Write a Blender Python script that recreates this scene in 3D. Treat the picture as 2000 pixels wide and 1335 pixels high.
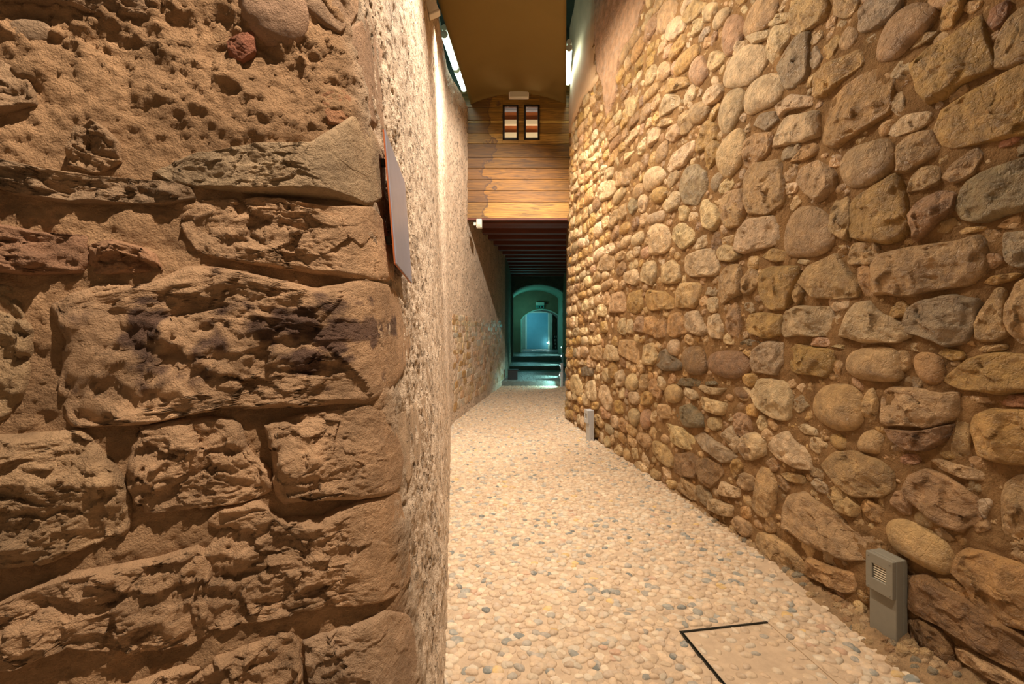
import bpy, bmesh, math
import numpy as np
from mathutils import Vector
SC = bpy.context.scene
COL = SC.collection
for o in list(bpy.data.objects): bpy.data.objects.remove(o)
RNG = np.random.default_rng(7)

# ------------------------------------------------------------------ camera, world, lights, exposure
EYE = 1.5; F = 900.0; CX = 1000.0; HY = 645.0
cam = bpy.data.cameras.new('camera'); cam_o = bpy.data.objects.new('camera', cam); COL.objects.link(cam_o)
cam.sensor_width = 36; cam.lens = 36 * F / 2000; cam.shift_y = -(667.5 - HY) / 2000
cam.clip_start = 0.02
cam_o.location = (0, 0, EYE); cam_o.rotation_euler = (math.pi / 2, 0, 0)
SC.camera = cam_o
SC.view_settings.view_transform = 'Standard'; SC.view_settings.look = 'None'
SC.view_settings.gamma = 1; SC.view_settings.use_curve_mapping = False
SC.view_settings.exposure = 0.0
W = bpy.data.worlds.new('world'); SC.world = W; W.use_nodes = True
W.node_tree.nodes['Background'].inputs[0].default_value = (1.0, 0.72, 0.46, 1)
W.node_tree.nodes['Background'].inputs[1].default_value = 0.15

def lamp(name, kind, loc, target, power, color, size=0.1, angle=90, blend=0.4):
    l = bpy.data.lights.new(name, kind); l.energy = power; l.color = color
    if kind == 'SPOT':
        l.spot_size = math.radians(angle); l.spot_blend = blend; l.shadow_soft_size = size
    elif kind == 'POINT': l.shadow_soft_size = size
    elif kind == 'AREA': l.size = size
    o = bpy.data.objects.new(name, l); COL.objects.link(o); o.location = loc
    if target is not None:
        d = Vector(target) - Vector(loc); o.rotation_euler = d.to_track_quat('-Z', 'Y').to_euler()
    return o
WARM = (1.0, 0.83, 0.62); SOFT = (1.0, 0.87, 0.74); CYAN = (0.16, 0.9, 0.85); COOL = (0.72, 1.0, 0.93)
lamp('gap_spot', 'SPOT', (0.55, 5.0, 5.35), (-0.95, 7.9, 2.0), 1000, SOFT, 0.05, 92, 0.6)
lamp('gap_spot', 'SPOT', (1.12, 3.9, 5.4), (-0.45, 5.2, 0.8), 330, SOFT, 0.05, 84, 0.8)
lamp('gap_spot', 'SPOT', (-0.80, 5.4, 5.2), (1.1, 5.8, 2.8), 380, WARM, 0.05, 125, 0.5)
lamp('gap_spot', 'SPOT', (-0.50, 3.3, 5.3), (1.6, 3.4, 2.9), 350, WARM, 0.05, 110, 0.6)
lamp('near_spot', 'SPOT', (0.45, 0.2, 4.7), (-0.75, 1.2, 1.1), 740, (1.0, 0.80, 0.61), 0.03, 90, 0.6)
lamp('gap_spot', 'SPOT', (0.05, 2.9, 5.4), (-0.95, 3.3, 3.0), 760, SOFT, 0.03, 78, 0.9)
lamp('tunnel_lamp', 'POINT', (0.55, 20.0, 2.3), None, 13, CYAN, 0.1)
lamp('tunnel_lamp', 'POINT', (0.75, 23.4, 2.2), None, 42, (0.30, 0.90, 1.0), 0.1)
lamp('tunnel_lamp', 'POINT', (0.9, 15.6, 1.6), None, 10, CYAN, 0.1)

# ------------------------------------------------------------------ noise
_p = np.random.default_rng(3).permutation(256); PERM = np.concatenate([_p, _p, _p])
_g = np.random.default_rng(4).normal(size=(256, 3)); GR = _g / np.linalg.norm(_g, axis=1)[:, None]
def perlin(p):
    i = np.floor(p).astype(np.int64); f = p - i; i &= 255
    u = f * f * f * (f * (f * 6 - 15) + 10); out = 0
    x, y, z = i[:, 0], i[:, 1], i[:, 2]
    for dx in (0, 1):
        wx = u[:, 0] if dx else 1 - u[:, 0]
        a = PERM[(x + dx) & 255]
        for dy in (0, 1):
            wy = wx * (u[:, 1] if dy else 1 - u[:, 1])
            b = PERM[a + ((y + dy) & 255)]
            for dz in (0, 1):
                w = wy * (u[:, 2] if dz else 1 - u[:, 2])
                g = GR[PERM[b + ((z + dz) & 255)]]
                out = out + w * (g[:, 0] * (f[:, 0] - dx) + g[:, 1] * (f[:, 1] - dy) + g[:, 2] * (f[:, 2] - dz))
    return out
def fbm(p, s, octv=4, gain=0.5):
    q = p * s; a = 1.0; r = np.zeros(len(p)); t = 0
    for k in range(octv):
        r += a * perlin(q + 13.7 * k); q = q * 2.03; t += a; a *= gain
    return r / t
def ridge(p, s, octv=4, gain=0.5):
    q = p * s; a = 1.0; r = np.zeros(len(p)); t = 0
    for k in range(octv):
        r += a * (1 - 2.2 * np.abs(perlin(q + 7.3 * k))); q = q * 2.1; t += a; a *= gain
    return r / t
def facets(p, s, seed=0.0, slope=1.0):
    """flinty broken facets: every cell is a tilted plane"""
    q = p[:, :2] * s + seed; i = np.floor(q).astype(np.int64); best = np.full(len(p), 9e9); val = np.zeros(len(p))
    for dx in (-1, 0, 1):
        for dy in (-1, 0, 1):
            cx = i[:, 0] + dx; cy = i[:, 1] + dy
            h = PERM[(PERM[cx & 255] + cy) & 255]
            ox = (PERM[h + 11] / 255.0); oy = (PERM[h + 57] / 255.0)
            rx = q[:, 0] - cx - ox; ry = q[:, 1] - cy - oy
            d = rx * rx + ry * ry
            v = (rx * (PERM[h + 101] / 127.5 - 1) + ry * (PERM[h + 177] / 127.5 - 1)) * slope + 0.45 * (PERM[h + 33] / 255.0 - .5)
            m = d < best; best = np.where(m, d, best); val = np.where(m, v, val)
    return val

# ------------------------------------------------------------------ materials
def srgb(r, g, b):
    f = lambda c: (c / 255 / 12.92) if c / 255 < 0.04045 else ((c / 255 + 0.055) / 1.055) ** 2.4
    return (f(r), f(g), f(b), 1)
def mat(name, color=(0.5, 0.5, 0.5, 1), rough=0.8, metal=0.0, attr=False, mottle=0.0, mscale=6, tint=None, bump=0.0, bscale=40,
        bump2=0.0, b2scale=150, emit=None, estr=0, spec=0.5, pits=0.0, pscale=60, stretch=(1, 1, 1), bdist=0.01, rvar=0.0, crack=0.0):
    m = bpy.data.materials.new(name); m.use_nodes = True; nt = m.node_tree; N = nt.nodes; L = nt.links
    b = N['Principled BSDF']; b.inputs['Roughness'].default_value = rough; b.inputs['Metallic'].default_value = metal
    b.inputs['Specular IOR Level'].default_value = spec
    geo = N.new('ShaderNodeNewGeometry'); mp = N.new('ShaderNodeMapping'); L.new(geo.outputs['Position'], mp.inputs[0])
    mp.inputs['Scale'].default_value = stretch
    if attr:
        a = N.new('ShaderNodeAttribute'); a.attribute_name = 'Col'; src = a.outputs['Color']
    else:
        a = N.new('ShaderNodeRGB'); a.outputs[0].default_value = color; src = a.outputs[0]
    def noise(scale, det=6, rgh=0.6):
        n = N.new('ShaderNodeTexNoise'); n.inputs['Scale'].default_value = scale; n.inputs['Detail'].default_value = det
        n.inputs['Roughness'].default_value = rgh; L.new(mp.outputs[0], n.inputs['Vector']); return n
    def mathn(op, x, y=None, v=0.0):
        q = N.new('ShaderNodeMath'); q.operation = op; L.new(x, q.inputs[0])
        if y is not None: L.new(y, q.inputs[1])
        else: q.inputs[1].default_value = v
        return q.outputs[0]
    if mottle:
        n = noise(mscale); rmp = N.new('ShaderNodeMapRange'); L.new(n.outputs[0], rmp.inputs[0])
        rmp.inputs[1].default_value = 0.3; rmp.inputs[2].default_value = 0.7; rmp.inputs[3].default_value = 1 - mottle; rmp.inputs[4].default_value = 1 + mottle
        mx = N.new('ShaderNodeVectorMath'); mx.operation = 'SCALE'; L.new(src, mx.inputs[0]); L.new(rmp.outputs[0], mx.inputs['Scale']); src = mx.outputs[0]
        if tint:
            n2 = noise(mscale * 0.7 + 3.1, 4); r2 = N.new('ShaderNodeMapRange'); L.new(n2.outputs[0], r2.inputs[0])
            r2.inputs[1].default_value = 0.5; r2.inputs[2].default_value = 0.72; r2.inputs[4].default_value = tint[3]
            mt = N.new('ShaderNodeMix'); mt.data_type = 'RGBA'; L.new(r2.outputs[0], mt.inputs[0]); L.new(src, mt.inputs[6])
            mt.inputs[7].default_value = (*tint[:3], 1); src = mt.outputs[2]
    h = None
    if bump:
        n = noise(bscale, 8, 0.65); h = mathn('MULTIPLY', n.outputs[0], v=bump)
    if bump2:
        n = noise(b2scale, 4, 0.6); k = mathn('MULTIPLY', n.outputs[0], v=bump2); h = k if h is None else mathn('ADD', h, k)
    if crack:
        nn = noise(11, 4); vm = N.new('ShaderNodeVectorMath'); vm.operation = 'MULTIPLY_ADD'; L.new(nn.outputs['Color'], vm.inputs[0]); vm.inputs[1].default_value = (0.09,) * 3; L.new(mp.outputs[0], vm.inputs[2])
        vo = N.new('ShaderNodeTexVoronoi'); vo.feature = 'DISTANCE_TO_EDGE'; vo.inputs['Scale'].default_value = 17; L.new(vm.outputs[0], vo.inputs['Vector'])
        r = N.new('ShaderNodeMapRange'); L.new(vo.outputs['Distance'], r.inputs[0]); r.inputs[1].default_value = 0.0; r.inputs[2].default_value = 0.07; r.inputs[3].default_value = -crack * 0.35; r.inputs[4].default_value = 0
        vf = N.new('ShaderNodeTexVoronoi'); vf.inputs['Scale'].default_value = 14; L.new(vm.outputs[0], vf.inputs['Vector'])
        k = mathn('MULTIPLY', vf.outputs['Distance'], v=crack * 1.2); k = mathn('ADD', k, r.outputs[0]); h = k if h is None else mathn('ADD', h, k)
    if pits:
        n = noise(pscale, 3, 0.5); r = N.new('ShaderNodeMapRange'); L.new(n.outputs[0], r.inputs[0])
        r.inputs[1].default_value = 0.585; r.inputs[2].default_value = 0.63; r.inputs[3].default_value = 0; r.inputs[4].default_value = 1
        k = mathn('MULTIPLY', r.outputs[0], v=-pits); h = k if h is None else mathn('ADD', h, k)
        mt = N.new('ShaderNodeMix'); mt.data_type = 'RGBA'; f = mathn('MULTIPLY', r.outputs[0], v=0.5); L.new(f, mt.inputs[0]); L.new(src, mt.inputs[6])
        mt.inputs[7].default_value = (0.09, 0.07, 0.05, 1); src = mt.outputs[2]
    L.new(src, b.inputs['Base Color'])
    if h is not None:
        bp = N.new('ShaderNodeBump'); bp.inputs['Distance'].default_value = bdist; bp.inputs['Strength'].default_value = 1.0
        L.new(h, bp.inputs['Height']); L.new(bp.outputs[0], b.inputs['Normal'])
    if rvar:
        n = noise(30, 3); r = N.new('ShaderNodeMapRange'); L.new(n.outputs[0], r.inputs[0])
        r.inputs[1].default_value = 0.35; r.inputs[2].default_value = 0.65; r.inputs[3].default_value = rough - rvar; r.inputs[4].default_value = rough + rvar
        L.new(r.outputs[0], b.inputs['Roughness'])
    if emit: b.inputs['Emission Color'].default_value = emit; b.inputs['Emission Strength'].default_value = estr
    return m
M = {}
M['stone'] = mat('weathered_stone', rough=0.42, spec=0.7, crack=0.45, attr=True, mottle=0.38, mscale=14, tint=(0.30, 0.17, 0.06, 0.55), bump=1.2, bscale=32, bump2=0.3, b2scale=200, bdist=0.022, rvar=0.12)
M['stone_far'] = mat('distant_stone', rough=0.36, spec=0.8, crack=0.5, attr=True, mottle=0.35, mscale=9, tint=(0.30, 0.19, 0.08, 0.4), bump=1.0, bscale=22, bdist=0.02, rvar=0.12)
M['block'] = mat('hewn_block', rough=0.85, crack=0.18, attr=True, mottle=0.3, mscale=8, tint=(0.25, 0.15, 0.07, 0.35), bump=1.0, bscale=42, bump2=0.4, b2scale=260, bdist=0.018)
M['mortar_left'] = mat('grainy_lime_mortar', attr=True, rough=0.95, mottle=0.3, mscale=7, tint=(0.20, 0.13, 0.07, 0.45), bump=1.2, bscale=48, bump2=0.6, b2scale=200, bdist=0.020, spec=0.2)
M['mortar_right'] = mat('brown_earth_mortar', srgb(158, 124, 84), rough=0.95, mottle=0.3, mscale=9, tint=(0.16, 0.08, 0.035, 0.4), bump=1.3, bscale=32, bump2=0.5, b2scale=130, bdist=0.03, spec=0.2)
M['plaster'] = mat('pitted_wall_plaster', srgb(208, 184, 152), rough=0.92, mottle=0.14, mscale=5, tint=(0.44, 0.31, 0.18, 0.35), bump=1.0, bscale=28, bump2=0.4, b2scale=120, pits=0.8, pscale=26, bdist=0.018, spec=0.25)
M['smooth_plaster'] = mat('smooth_plaster', srgb(206, 176, 142), rough=0.9, mottle=0.12, mscale=3, bump=0.15, bscale=20)
M['rough_render'] = mat('pinkish_render', srgb(206, 166, 132), rough=0.9, mottle=0.3, mscale=9, tint=(0.62, 0.50, 0.40, 0.5), bump=1.4, bscale=22, bdist=0.05)
M['bank'] = mat('crumbled_mortar', srgb(172, 142, 106), rough=0.95, mottle=0.3, mscale=12, tint=(0.2, 0.11, 0.05, 0.5), bump=1.3, bscale=50, bump2=0.5, b2scale=160, bdist=0.02, spec=0.2)
M['floor_mortar'] = mat('cobble_bedding', srgb(184, 162, 136), rough=0.95, mottle=0.16, mscale=10, tint=(0.35, 0.25, 0.16, 0.3), bump=0.5, bscale=90, bump2=0.3, b2scale=300, bdist=0.006)
M['pebble'] = mat('dusty_pebble', attr=True, rough=0.9, spec=0.25, mottle=0.16, mscale=40, tint=(0.52, 0.43, 0.34, 0.8), bump=0.5, bscale=120, bdist=0.005)
M['vault'] = mat('painted_vault', srgb(118, 98, 56), rough=0.95, spec=0.1, mottle=0.04, mscale=2)
M['ledge'] = mat('pale_ledge_plaster', srgb(176, 186, 170), rough=0.9, mottle=0.15, mscale=4, bump=0.5, bscale=14)
M['dark_void'] = mat('dark_upper_masonry', srgb(50, 62, 54), rough=0.9, mottle=0.3, mscale=3, bump=0.6, bscale=12)
M['teal_wall'] = mat('old_limewash', srgb(160, 170, 150), rough=0.9, mottle=0.12, mscale=3, bump=0.3, bscale=10)
M['far_wall'] = mat('dull_ochre_wall', srgb(136, 118, 92), rough=0.9, mottle=0.15, mscale=3)  # dull ochre, one base tone with slight mottling
M['dark_wall'] = mat('dark_masonry', srgb(84, 78, 62), rough=0.9, mottle=0.3, mscale=4, bump=1, bscale=14, bdist=0.03)
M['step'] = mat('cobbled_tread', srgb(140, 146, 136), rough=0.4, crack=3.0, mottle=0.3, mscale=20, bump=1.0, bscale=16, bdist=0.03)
M['riser'] = mat('shaded_riser', srgb(104, 112, 106), rough=0.8, mottle=0.2, mscale=10, bump=0.6, bscale=18)  # darker than the treads: the shadow on the risers is put into the colour
M['beam'] = mat('dark_red_beam', srgb(104, 52, 32), rough=0.6, mottle=0.25, mscale=8, stretch=(0.3, 3, 3), bump=0.3, bscale=14)
M['deck'] = mat('greenish_boarding', srgb(120, 120, 78), rough=0.8, mottle=0.2, mscale=6)
M['grey_metal'] = mat('powder_coated_metal', srgb(128, 124, 112), rough=0.5, mottle=0.04, mscale=30, spec=0.4)
M['pale_metal'] = mat('pale_grey_metal', srgb(178, 180, 182), rough=0.45, mottle=0.04, mscale=30)
M['seam'] = mat('dark_seam', srgb(50, 46, 40), rough=0.7)
M['louvre'] = mat('louvre_metal', srgb(205, 198, 180), rough=0.35, metal=0.2)
M['steel'] = mat('dark_steel_edging', srgb(46, 46, 40), rough=0.45, metal=0.6)
M['white'] = mat('white_plastic', srgb(226, 220, 204), rough=0.5)
M['grille'] = mat('pale_plastic', srgb(196, 190, 168), rough=0.5)
M['black'] = mat('black_casing', srgb(26, 24, 26), rough=0.6)
M['frame'] = mat('dark_window_frame', srgb(34, 30, 30), rough=0.5)
M['panel'] = mat('lilac_grey_board', srgb(166, 168, 186), rough=0.38, mottle=0.07, mscale=9, spec=0.6)
M['panel_edge'] = mat('orange_wood_edge', srgb(190, 104, 52), rough=0.6)
M['tube'] = mat('fluorescent_tube', (1, 1, 1, 1), emit=(0.72, 1.0, 0.93, 1), estr=15)
M['lens'] = mat('lit_lens', (1, 1, 1, 1), emit=(0.6, 1.0, 1.0, 1), estr=40)
M['sign'] = mat('green_sign', srgb(30, 120, 104), rough=0.4, emit=(0.02, 0.22, 0.18, 1), estr=0.25)
M['red'] = mat('red_plastic', srgb(150, 40, 34), rough=0.5)
M['pane_blue'] = mat('blue_painted_door', srgb(120, 180, 200), rough=0.6, mottle=0.06, mscale=3)
M['trim'] = mat('pale_door_trim', srgb(214, 220, 206), rough=0.7)
gm = bpy.data.materials.new('window_glass'); gm.use_nodes = True
g = gm.node_tree.nodes['Principled BSDF']; g.inputs['Transmission Weight'].default_value = 1; g.inputs['Roughness'].default_value = 0.02; g.inputs['IOR'].default_value = 1.1
M['glass'] = gm
M['room_wood'] = mat('orange_room_boarding', srgb(170, 96, 44), rough=0.7, mottle=0.15, mscale=5)
M['room_cream'] = mat('cream_room_wall', srgb(240, 226, 190), rough=0.8)
M['room_grey'] = mat('grey_room_wall', srgb(160, 160, 166), rough=0.8)
M['white_card'] = mat('white_leaflet', srgb(225, 228, 225), rough=0.6)

def wood(name):
    m = bpy.data.materials.new(name); m.use_nodes = True; nt = m.node_tree; N = nt.nodes; L = nt.links; b = N['Principled BSDF']
    b.inputs['Roughness'].default_value = 0.55
    geo = N.new('ShaderNodeNewGeometry'); mp = N.new('ShaderNodeMapping'); mp.inputs['Scale'].default_value = (0.9, 8, 13); L.new(geo.outputs['Position'], mp.inputs[0])
    at = N.new('ShaderNodeAttribute'); at.attribute_name = 'Col'
    n = N.new('ShaderNodeTexNoise'); n.inputs['Scale'].default_value = 2.4; n.inputs['Detail'].default_value = 8; n.inputs['Distortion'].default_value = 1.4; L.new(mp.outputs[0], n.inputs['Vector'])
    r = N.new('ShaderNodeMapRange'); L.new(n.outputs[0], r.inputs[0]); r.inputs[1].default_value = 0.3; r.inputs[2].default_value = 0.7; r.inputs[3].default_value = 0.38; r.inputs[4].default_value = 1.35
    v = N.new('ShaderNodeVectorMath'); v.operation = 'SCALE'; L.new(at.outputs['Color'], v.inputs[0]); L.new(r.outputs[0], v.inputs['Scale'])
    # water stains, one running down the left end of the boards
    sx = N.new('ShaderNodeSeparateXYZ'); L.new(geo.outputs['Position'], sx.inputs[0])
    n2 = N.new('ShaderNodeTexNoise'); n2.inputs['Scale'].default_value = 3.5; n2.inputs['Detail'].default_value = 7; L.new(geo.outputs['Position'], n2.inputs['Vector'])
    a = N.new('ShaderNodeMath'); a.operation = 'MULTIPLY_ADD'; L.new(n2.outputs[0], a.inputs[0]); a.inputs[1].default_value = 0.9; L.new(sx.outputs[0], a.inputs[2])
    r2 = N.new('ShaderNodeValToRGB'); L.new(a.outputs[0], r2.inputs[0]); cr = r2.color_ramp
    cr.elements[0].position = 0.0; cr.elements[0].color = (0.5,) * 3 + (1,); cr.elements[1].position = 0.07; cr.elements[1].color = (0, 0, 0, 1)
    e = cr.elements.new(0.04); e.color = (0.85,) * 3 + (1,)
    sub = N.new('ShaderNodeMath'); sub.operation = 'ADD'; sub.inputs[1].default_value = 0.0; L.new(a.outputs[0], sub.inputs[0]); L.new(sub.outputs[0], r2.inputs[0])
    mx = N.new('ShaderNodeMix'); mx.data_type = 'RGBA'; L.new(r2.outputs[0], mx.inputs[0]); L.new(v.outputs[0], mx.inputs[6]); mx.inputs[7].default_value = (0.06, 0.025, 0.012, 1)
    L.new(mx.outputs[2], b.inputs['Base Color'])
    bp = N.new('ShaderNodeBump'); bp.inputs['Distance'].default_value = 0.004; L.new(n.outputs[0], bp.inputs['Height']); L.new(bp.outputs[0], b.inputs['Normal'])
    return m
M['wood'] = wood('stained_pine_boards')

# ------------------------------------------------------------------ mesh helpers
def mesh_np(name, V, Fq, Ft=None, colors=None, smooth=True):
    """V (n,3); Fq (k,4) quads; Ft (j,3) triangles"""
    me = bpy.data.meshes.new(name)
    V = np.asarray(V, dtype=np.float32); Fq = np.zeros((0, 4), int) if Fq is None else np.asarray(Fq); Ft = np.zeros((0, 3), int) if Ft is None else np.asarray(Ft)
    me.vertices.add(len(V)); me.vertices.foreach_set('co', V.ravel())
    nl = Fq.size + Ft.size; me.loops.add(nl); me.polygons.add(len(Fq) + len(Ft))
    me.loops.foreach_set('vertex_index', np.concatenate([Fq.ravel(), Ft.ravel()]).astype(np.int32))
    ls = np.concatenate([np.arange(len(Fq)) * 4, Fq.size + np.arange(len(Ft)) * 3]).astype(np.int32)
    me.polygons.foreach_set('loop_start', ls)
    me.polygons.foreach_set('use_smooth', np.full(len(ls), smooth))
    if colors is not None:
        a = me.color_attributes.new('Col', 'FLOAT_COLOR', 'POINT'); c = np.ones((len(V), 4), np.float32); c[:, :3] = colors
        a.data.foreach_set('color', c.ravel())
    me.update(calc_edges=True); me.validate()
    return me
def link(name, me, m=None, parent=None, kind=None, loc=None):
    o = bpy.data.objects.new(name, me); COL.objects.link(o)
    if m is not None:
        if len(me.materials) == 0: me.materials.append(m)
    if parent is not None: o.parent = parent
    if kind: o['kind'] = kind
    if loc is not None: o.location = loc
    return o
def tag(o, label, cat, group=None):
    o['label'] = label; o['category'] = cat
    if group: o['group'] = group
    return o
def empty(name, loc, label=None, cat=None, group=None):
    o = bpy.data.objects.new(name, None); COL.objects.link(o); o.location = loc; o.empty_display_size = 0.1
    if label: tag(o, label, cat, group)
    return o
def box_mesh(name, lo, hi, bevel=0.0, R=None, seg=2, col=None):
    bm = bmesh.new(); bmesh.ops.create_cube(bm, size=1)
    for v in bm.verts:
        v.co = Vector([lo[i] + (v.co[i] + 0.5) * (hi[i] - lo[i]) for i in range(3)])
    if bevel: bmesh.ops.bevel(bm, geom=bm.edges[:], offset=bevel, segments=seg, affect='EDGES', profile=0.5)
    if R is not None:
        for v in bm.verts: v.co = R @ v.co
    me = bpy.data.meshes.new(name); bm.to_mesh(me); bm.free()
    if col is not None:
        a = me.color_attributes.new('Col', 'FLOAT_COLOR', 'POINT'); a.data.foreach_set('color', list(col) * len(me.vertices))
    return me
def box(name, lo, hi, m, parent=None, bevel=0.003, kind=None, R=None, off=None, col=None):
    """world-space box; when parent given, lo/hi are world and made local to the parent's location"""
    p = Vector(parent.location) if (parent is not None) else Vector((0, 0, 0))
    if off is not None: p = Vector(off)
    lo = [lo[i] - p[i] for i in range(3)]; hi = [hi[i] - p[i] for i in range(3)]
    return link(name, box_mesh(name, lo, hi, bevel, R, col=col), m, parent, kind)
def grid_faces(nu, nv):
    i = np.arange(nu - 1)[:, None] * nv + np.arange(nv - 1)[None, :]
    return np.stack([i, i + nv, i + nv + 1, i + 1], -1).reshape(-1, 4)

# ------------------------------------------------------------------ the two curved walls
def chaikin(P, n=2, closed=False):
    P = np.asarray(P, float)
    for _ in range(n):
        Q = np.roll(P, -1, 0) if closed else P[1:]; A = P if closed else P[:-1]
        R = np.empty((2 * len(A), P.shape[1])); R[0::2] = A * .75 + Q * .25; R[1::2] = A * .25 + Q * .75
        P = R if closed else np.vstack([P[:1], R, P[-1:]])
    return P
class Wall:
    def __init__(s, pts, lean, side, sm=2):
        P = chaikin(pts, sm); d = np.r_[0, np.cumsum(np.linalg.norm(np.diff(P, axis=0), axis=1))]
        s.L = d[-1]; s.u = np.linspace(0, s.L, 3000); s.X = np.interp(s.u, d, P[:, 0]); s.Y = np.interp(s.u, d, P[:, 1])
        s.k = np.interp(s.Y, lean[0], lean[1])
        tx = np.gradient(s.X, s.u); ty = np.gradient(s.Y, s.u)
        w = np.ones(41) / 41; pad = lambda a: np.convolve(np.pad(a, 20, 'edge'), w, 'valid')
        tx = pad(tx); ty = pad(ty); l = np.hypot(tx, ty); tx /= l; ty /= l
        s.nx, s.ny = (ty, -tx) if side == 'L' else (-ty, tx)
    def P(s, u, z, h=0):
        u = np.asarray(u, float); z = np.asarray(z, float)
        X = np.interp(u, s.u, s.X) + np.interp(u, s.u, s.k) * z; Y = np.interp(u, s.u, s.Y)
        return np.stack([X + np.interp(u, s.u, s.nx) * h, Y + np.interp(u, s.u, s.ny) * h, z + 0 * X], -1)
    def at(s, px, py):
        g0 = (px - CX) / F
        z = EYE + (HY - py) * s.Y / F; g = (s.X + s.k * z) / s.Y - g0
        c = np.nonzero(np.sign(g[:-1]) != np.sign(g[1:]))[0]
        if len(c) == 0: j = int(np.argmin(abs(g))); return s.u[j], z[j]
        j = c[0]; t = g[j] / (g[j] - g[j + 1])
        return s.u[j] + t * (s.u[j + 1] - s.u[j]), z[j] + t * (z[j + 1] - z[j])
    def uY(s, Y): return s.u[int(np.argmin(abs(s.Y - Y)))]

WR = Wall([(2.35, 0.3), (2.16, 1.0), (1.94, 1.95), (1.83, 2.35), (1.76, 2.8), (1.71, 3.1), (1.635, 3.55), (1.485, 4.6), (1.27, 5.75), (1.06, 6.9), (0.955, 7.6), (0.955, 8.0), (1.10, 8.9), (1.28, 11), (1.75, 13), (2.05, 18.6)],
          ([0, 7, 8, 9, 12], [0.0, 0.022, 0.022, 0.0, 0]), 'R')
WL = Wall([(-2.6, 0.44), (-1.2, 0.967), (-0.40, 1.267), (-0.28, 1.325), (-0.245, 1.42), (-0.25, 1.6), (-0.283, 1.96), (-0.52, 3.8), (-0.80, 6.0), (-0.955, 7.1), (-0.955, 7.5), (-0.82, 8.5), (-0.72, 9.3), (-0.44, 11.25), (-0.16, 13.3), (-0.10, 15), (-0.02, 18.6)],
          ([0, 1.5, 2, 4, 6, 8], [-0.095, -0.095, -0.11, -0.055, -0.028, 0.0]), 'L')
ZL, ZR = 5.62, 6.9

def pts2(txt): 
    a = np.array([float(v) for v in txt.replace(',', ' ').split()]); return a.reshape(-1, 2)
def inside(poly, u, z):
    r = np.zeros(np.shape(u), bool); n = len(poly); j = n - 1
    for i in range(n):
        xi, yi = poly[i]; xj, yj = poly[j]
        if yi != yj:
            r ^= ((yi > z) != (yj > z)) & (u < (xj - xi) * (z - yi) / (yj - yi) + xi)
        j = i
    return r
def resample(P, n):
    Q = np.vstack([P, P[:1]]); d = np.r_[0, np.cumsum(np.linalg.norm(np.diff(Q, axis=0), axis=1))]
    t = np.linspace(0, d[-1], n, endpoint=False); return np.stack([np.interp(t, d, Q[:, 0]), np.interp(t, d, Q[:, 1])], -1)

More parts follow.
